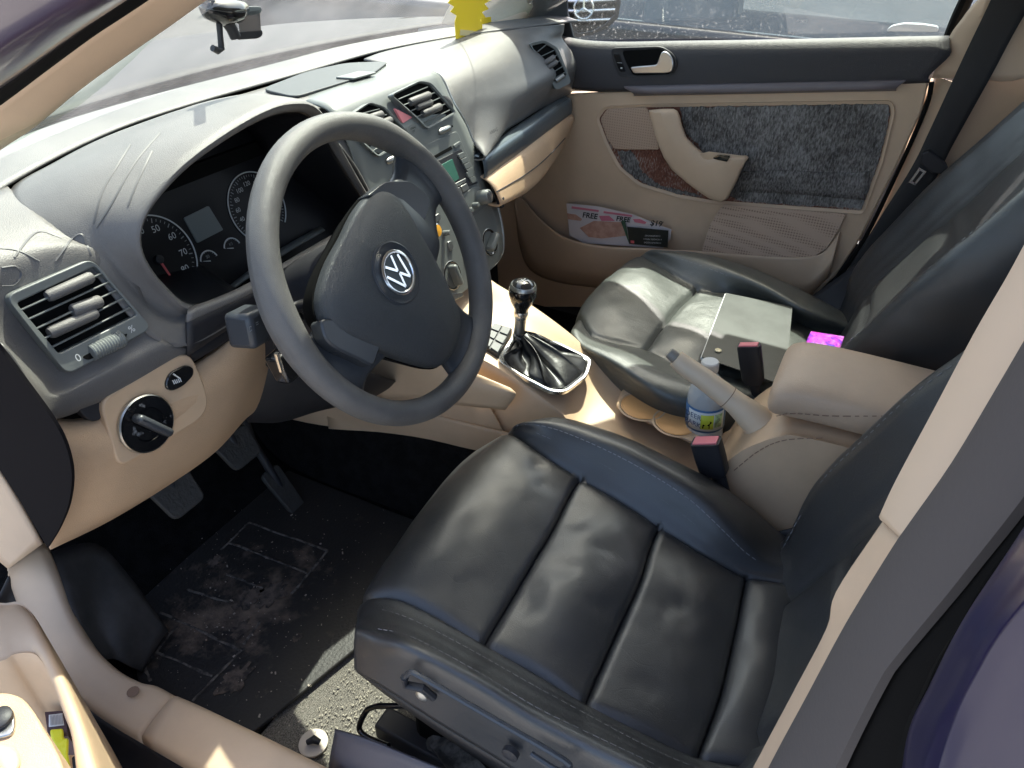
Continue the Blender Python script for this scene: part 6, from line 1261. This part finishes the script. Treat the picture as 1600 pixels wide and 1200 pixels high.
# neighbouring car beside the far window
nb = thing('neighbour_car', 'dark dusty car parked alongside, seen through the far window, chrome door handle', 'car', (2.0, -.4, -.3))
M_NB = mat('dusty charcoal paint', (.045, .045, .05), .3, coat=.5, var=.3, vscale=3)
XN = 1.72
bz_ = at(1000, 41, x=XN).z; bz2 = at(1470, 36, x=XN).z
yy = [2.4, 1.5, .8, 0, -.8, -1.6, -2.2]
rows = [[V((XN+.10, y, -.12)) for y in yy], [V((XN-.02, y, .10)) for y in yy], [V((XN-.03, y, bz_-.25)) for y in yy], [V((XN, y, bz_-.06)) for y in yy], [V((XN+.01, y, bz_)) for y in yy], [V((XN+.05, y, bz_+.01)) for y in yy]]
patch('body_side', rows, M_NB, nb, 3, 4, solid=.01)
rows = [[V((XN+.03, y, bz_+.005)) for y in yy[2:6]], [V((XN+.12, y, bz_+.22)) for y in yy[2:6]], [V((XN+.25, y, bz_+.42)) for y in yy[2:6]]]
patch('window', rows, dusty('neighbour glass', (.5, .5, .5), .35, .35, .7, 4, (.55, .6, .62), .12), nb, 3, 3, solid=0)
patch('roof', [[V((XN+.25, y, bz_+.42)) for y in yy[1:6]], [V((XN+.8, y, bz_+.50)) for y in yy[1:6]], [V((XN+1.4, y, bz_+.42)) for y in yy[1:6]]], M_NB, nb, 3, 3, solid=.02)
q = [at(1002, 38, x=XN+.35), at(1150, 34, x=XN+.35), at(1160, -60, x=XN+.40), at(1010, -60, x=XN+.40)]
MB().prism(q, V((-1, 0, 0)), .12).build('reflection_panel', mat('pale beige reflection', (.40, .36, .30), .7), nb, bev=.02)  # pale panel added behind the glass to stand for a beige reflection
h0 = [at(px, py, x=XN-.05) for px, py in ((1384, 49), (1392, 41), (1412, 37), (1440, 38), (1466, 42), (1466, 50), (1440, 50))]
MB().prism(rnd(h0, .01), V((-1, 0, 0)), .03).build('door_handle', mat('silver grey handle', (.38, .40, .42), .35), nb, bev=.006)
g = MB(); g.box((XN+.6, .1, bz_-.32), 1.1, 4.2, .5); g.build('cabin_core', M_BLACK, nb)
for y in (1.5, -1.6): MB().lathe([(.31, 0), (.31, .2)], V((XN+.02, y, -.01)), V((1, 0, 0)), 28).build('wheel', M_BLACK, nb)
# low wall across the yard ahead
tag(MB().box((1.0, 9.0, .6), 14, .3, 1.9).build('boundary_wall', mat('grey render', (.22, .21, .20), .85, var=.1, vscale=1), None), 'grey rendered wall across the yard ahead', 'wall')

# finger-drawn lines and scuffs lying on the dusty dash
bpy.context.view_layer.update(); _dg = bpy.context.evaluated_depsgraph_get()
def hit(px, py, h=.0006):
    d = (CF + CR*((px-800)/(FOC*1000)) - CU*((py-600)/(FOC*1000))).normalized(); o = CP+d*.15
    for _ in range(6):
        ok, p, n_, _i, ob, _m = SC.ray_cast(_dg, o, d)
        if not ok: return None, None
        if ob.name.startswith(('windscreen', 'side_window')): o = p+d*.002; continue
        if n_.dot(d) > 0: n_ = -n_
        return p+n_*h, ob
    return None, None
M_SCR = mat('rubbed line in dust', (.085, .084, .088), .5)
g = MB(); n_l = 0
for ln in ([(0, 388), (30, 392), (62, 408)], [(22, 402), (48, 370), (66, 362), (96, 372)], [(2, 418), (24, 416), (32, 430), (22, 444), (2, 446)], [(86, 408), (112, 374), (128, 366), (136, 384), (142, 400)],
           [(146, 350), (160, 300), (182, 262), (204, 226)], [(150, 356), (176, 316), (210, 256), (250, 208)], [(200, 322), (216, 282), (238, 236)]):
    q = [V((x, y, 0)) for x, y in ln]; pts = []
    for p in spline(q, 8):
        h_, ob = hit(p.x, p.y)
        if h_ is not None and ob is not None and (h_-CP).length < 1.4: pts.append(h_)
    if len(pts) > 2: g.tube(pts, .0010, 6, flat=.12, up=(0, -.3, 1)); n_l += 1
if n_l: g.build('dust_lines', M_SCR, dash)
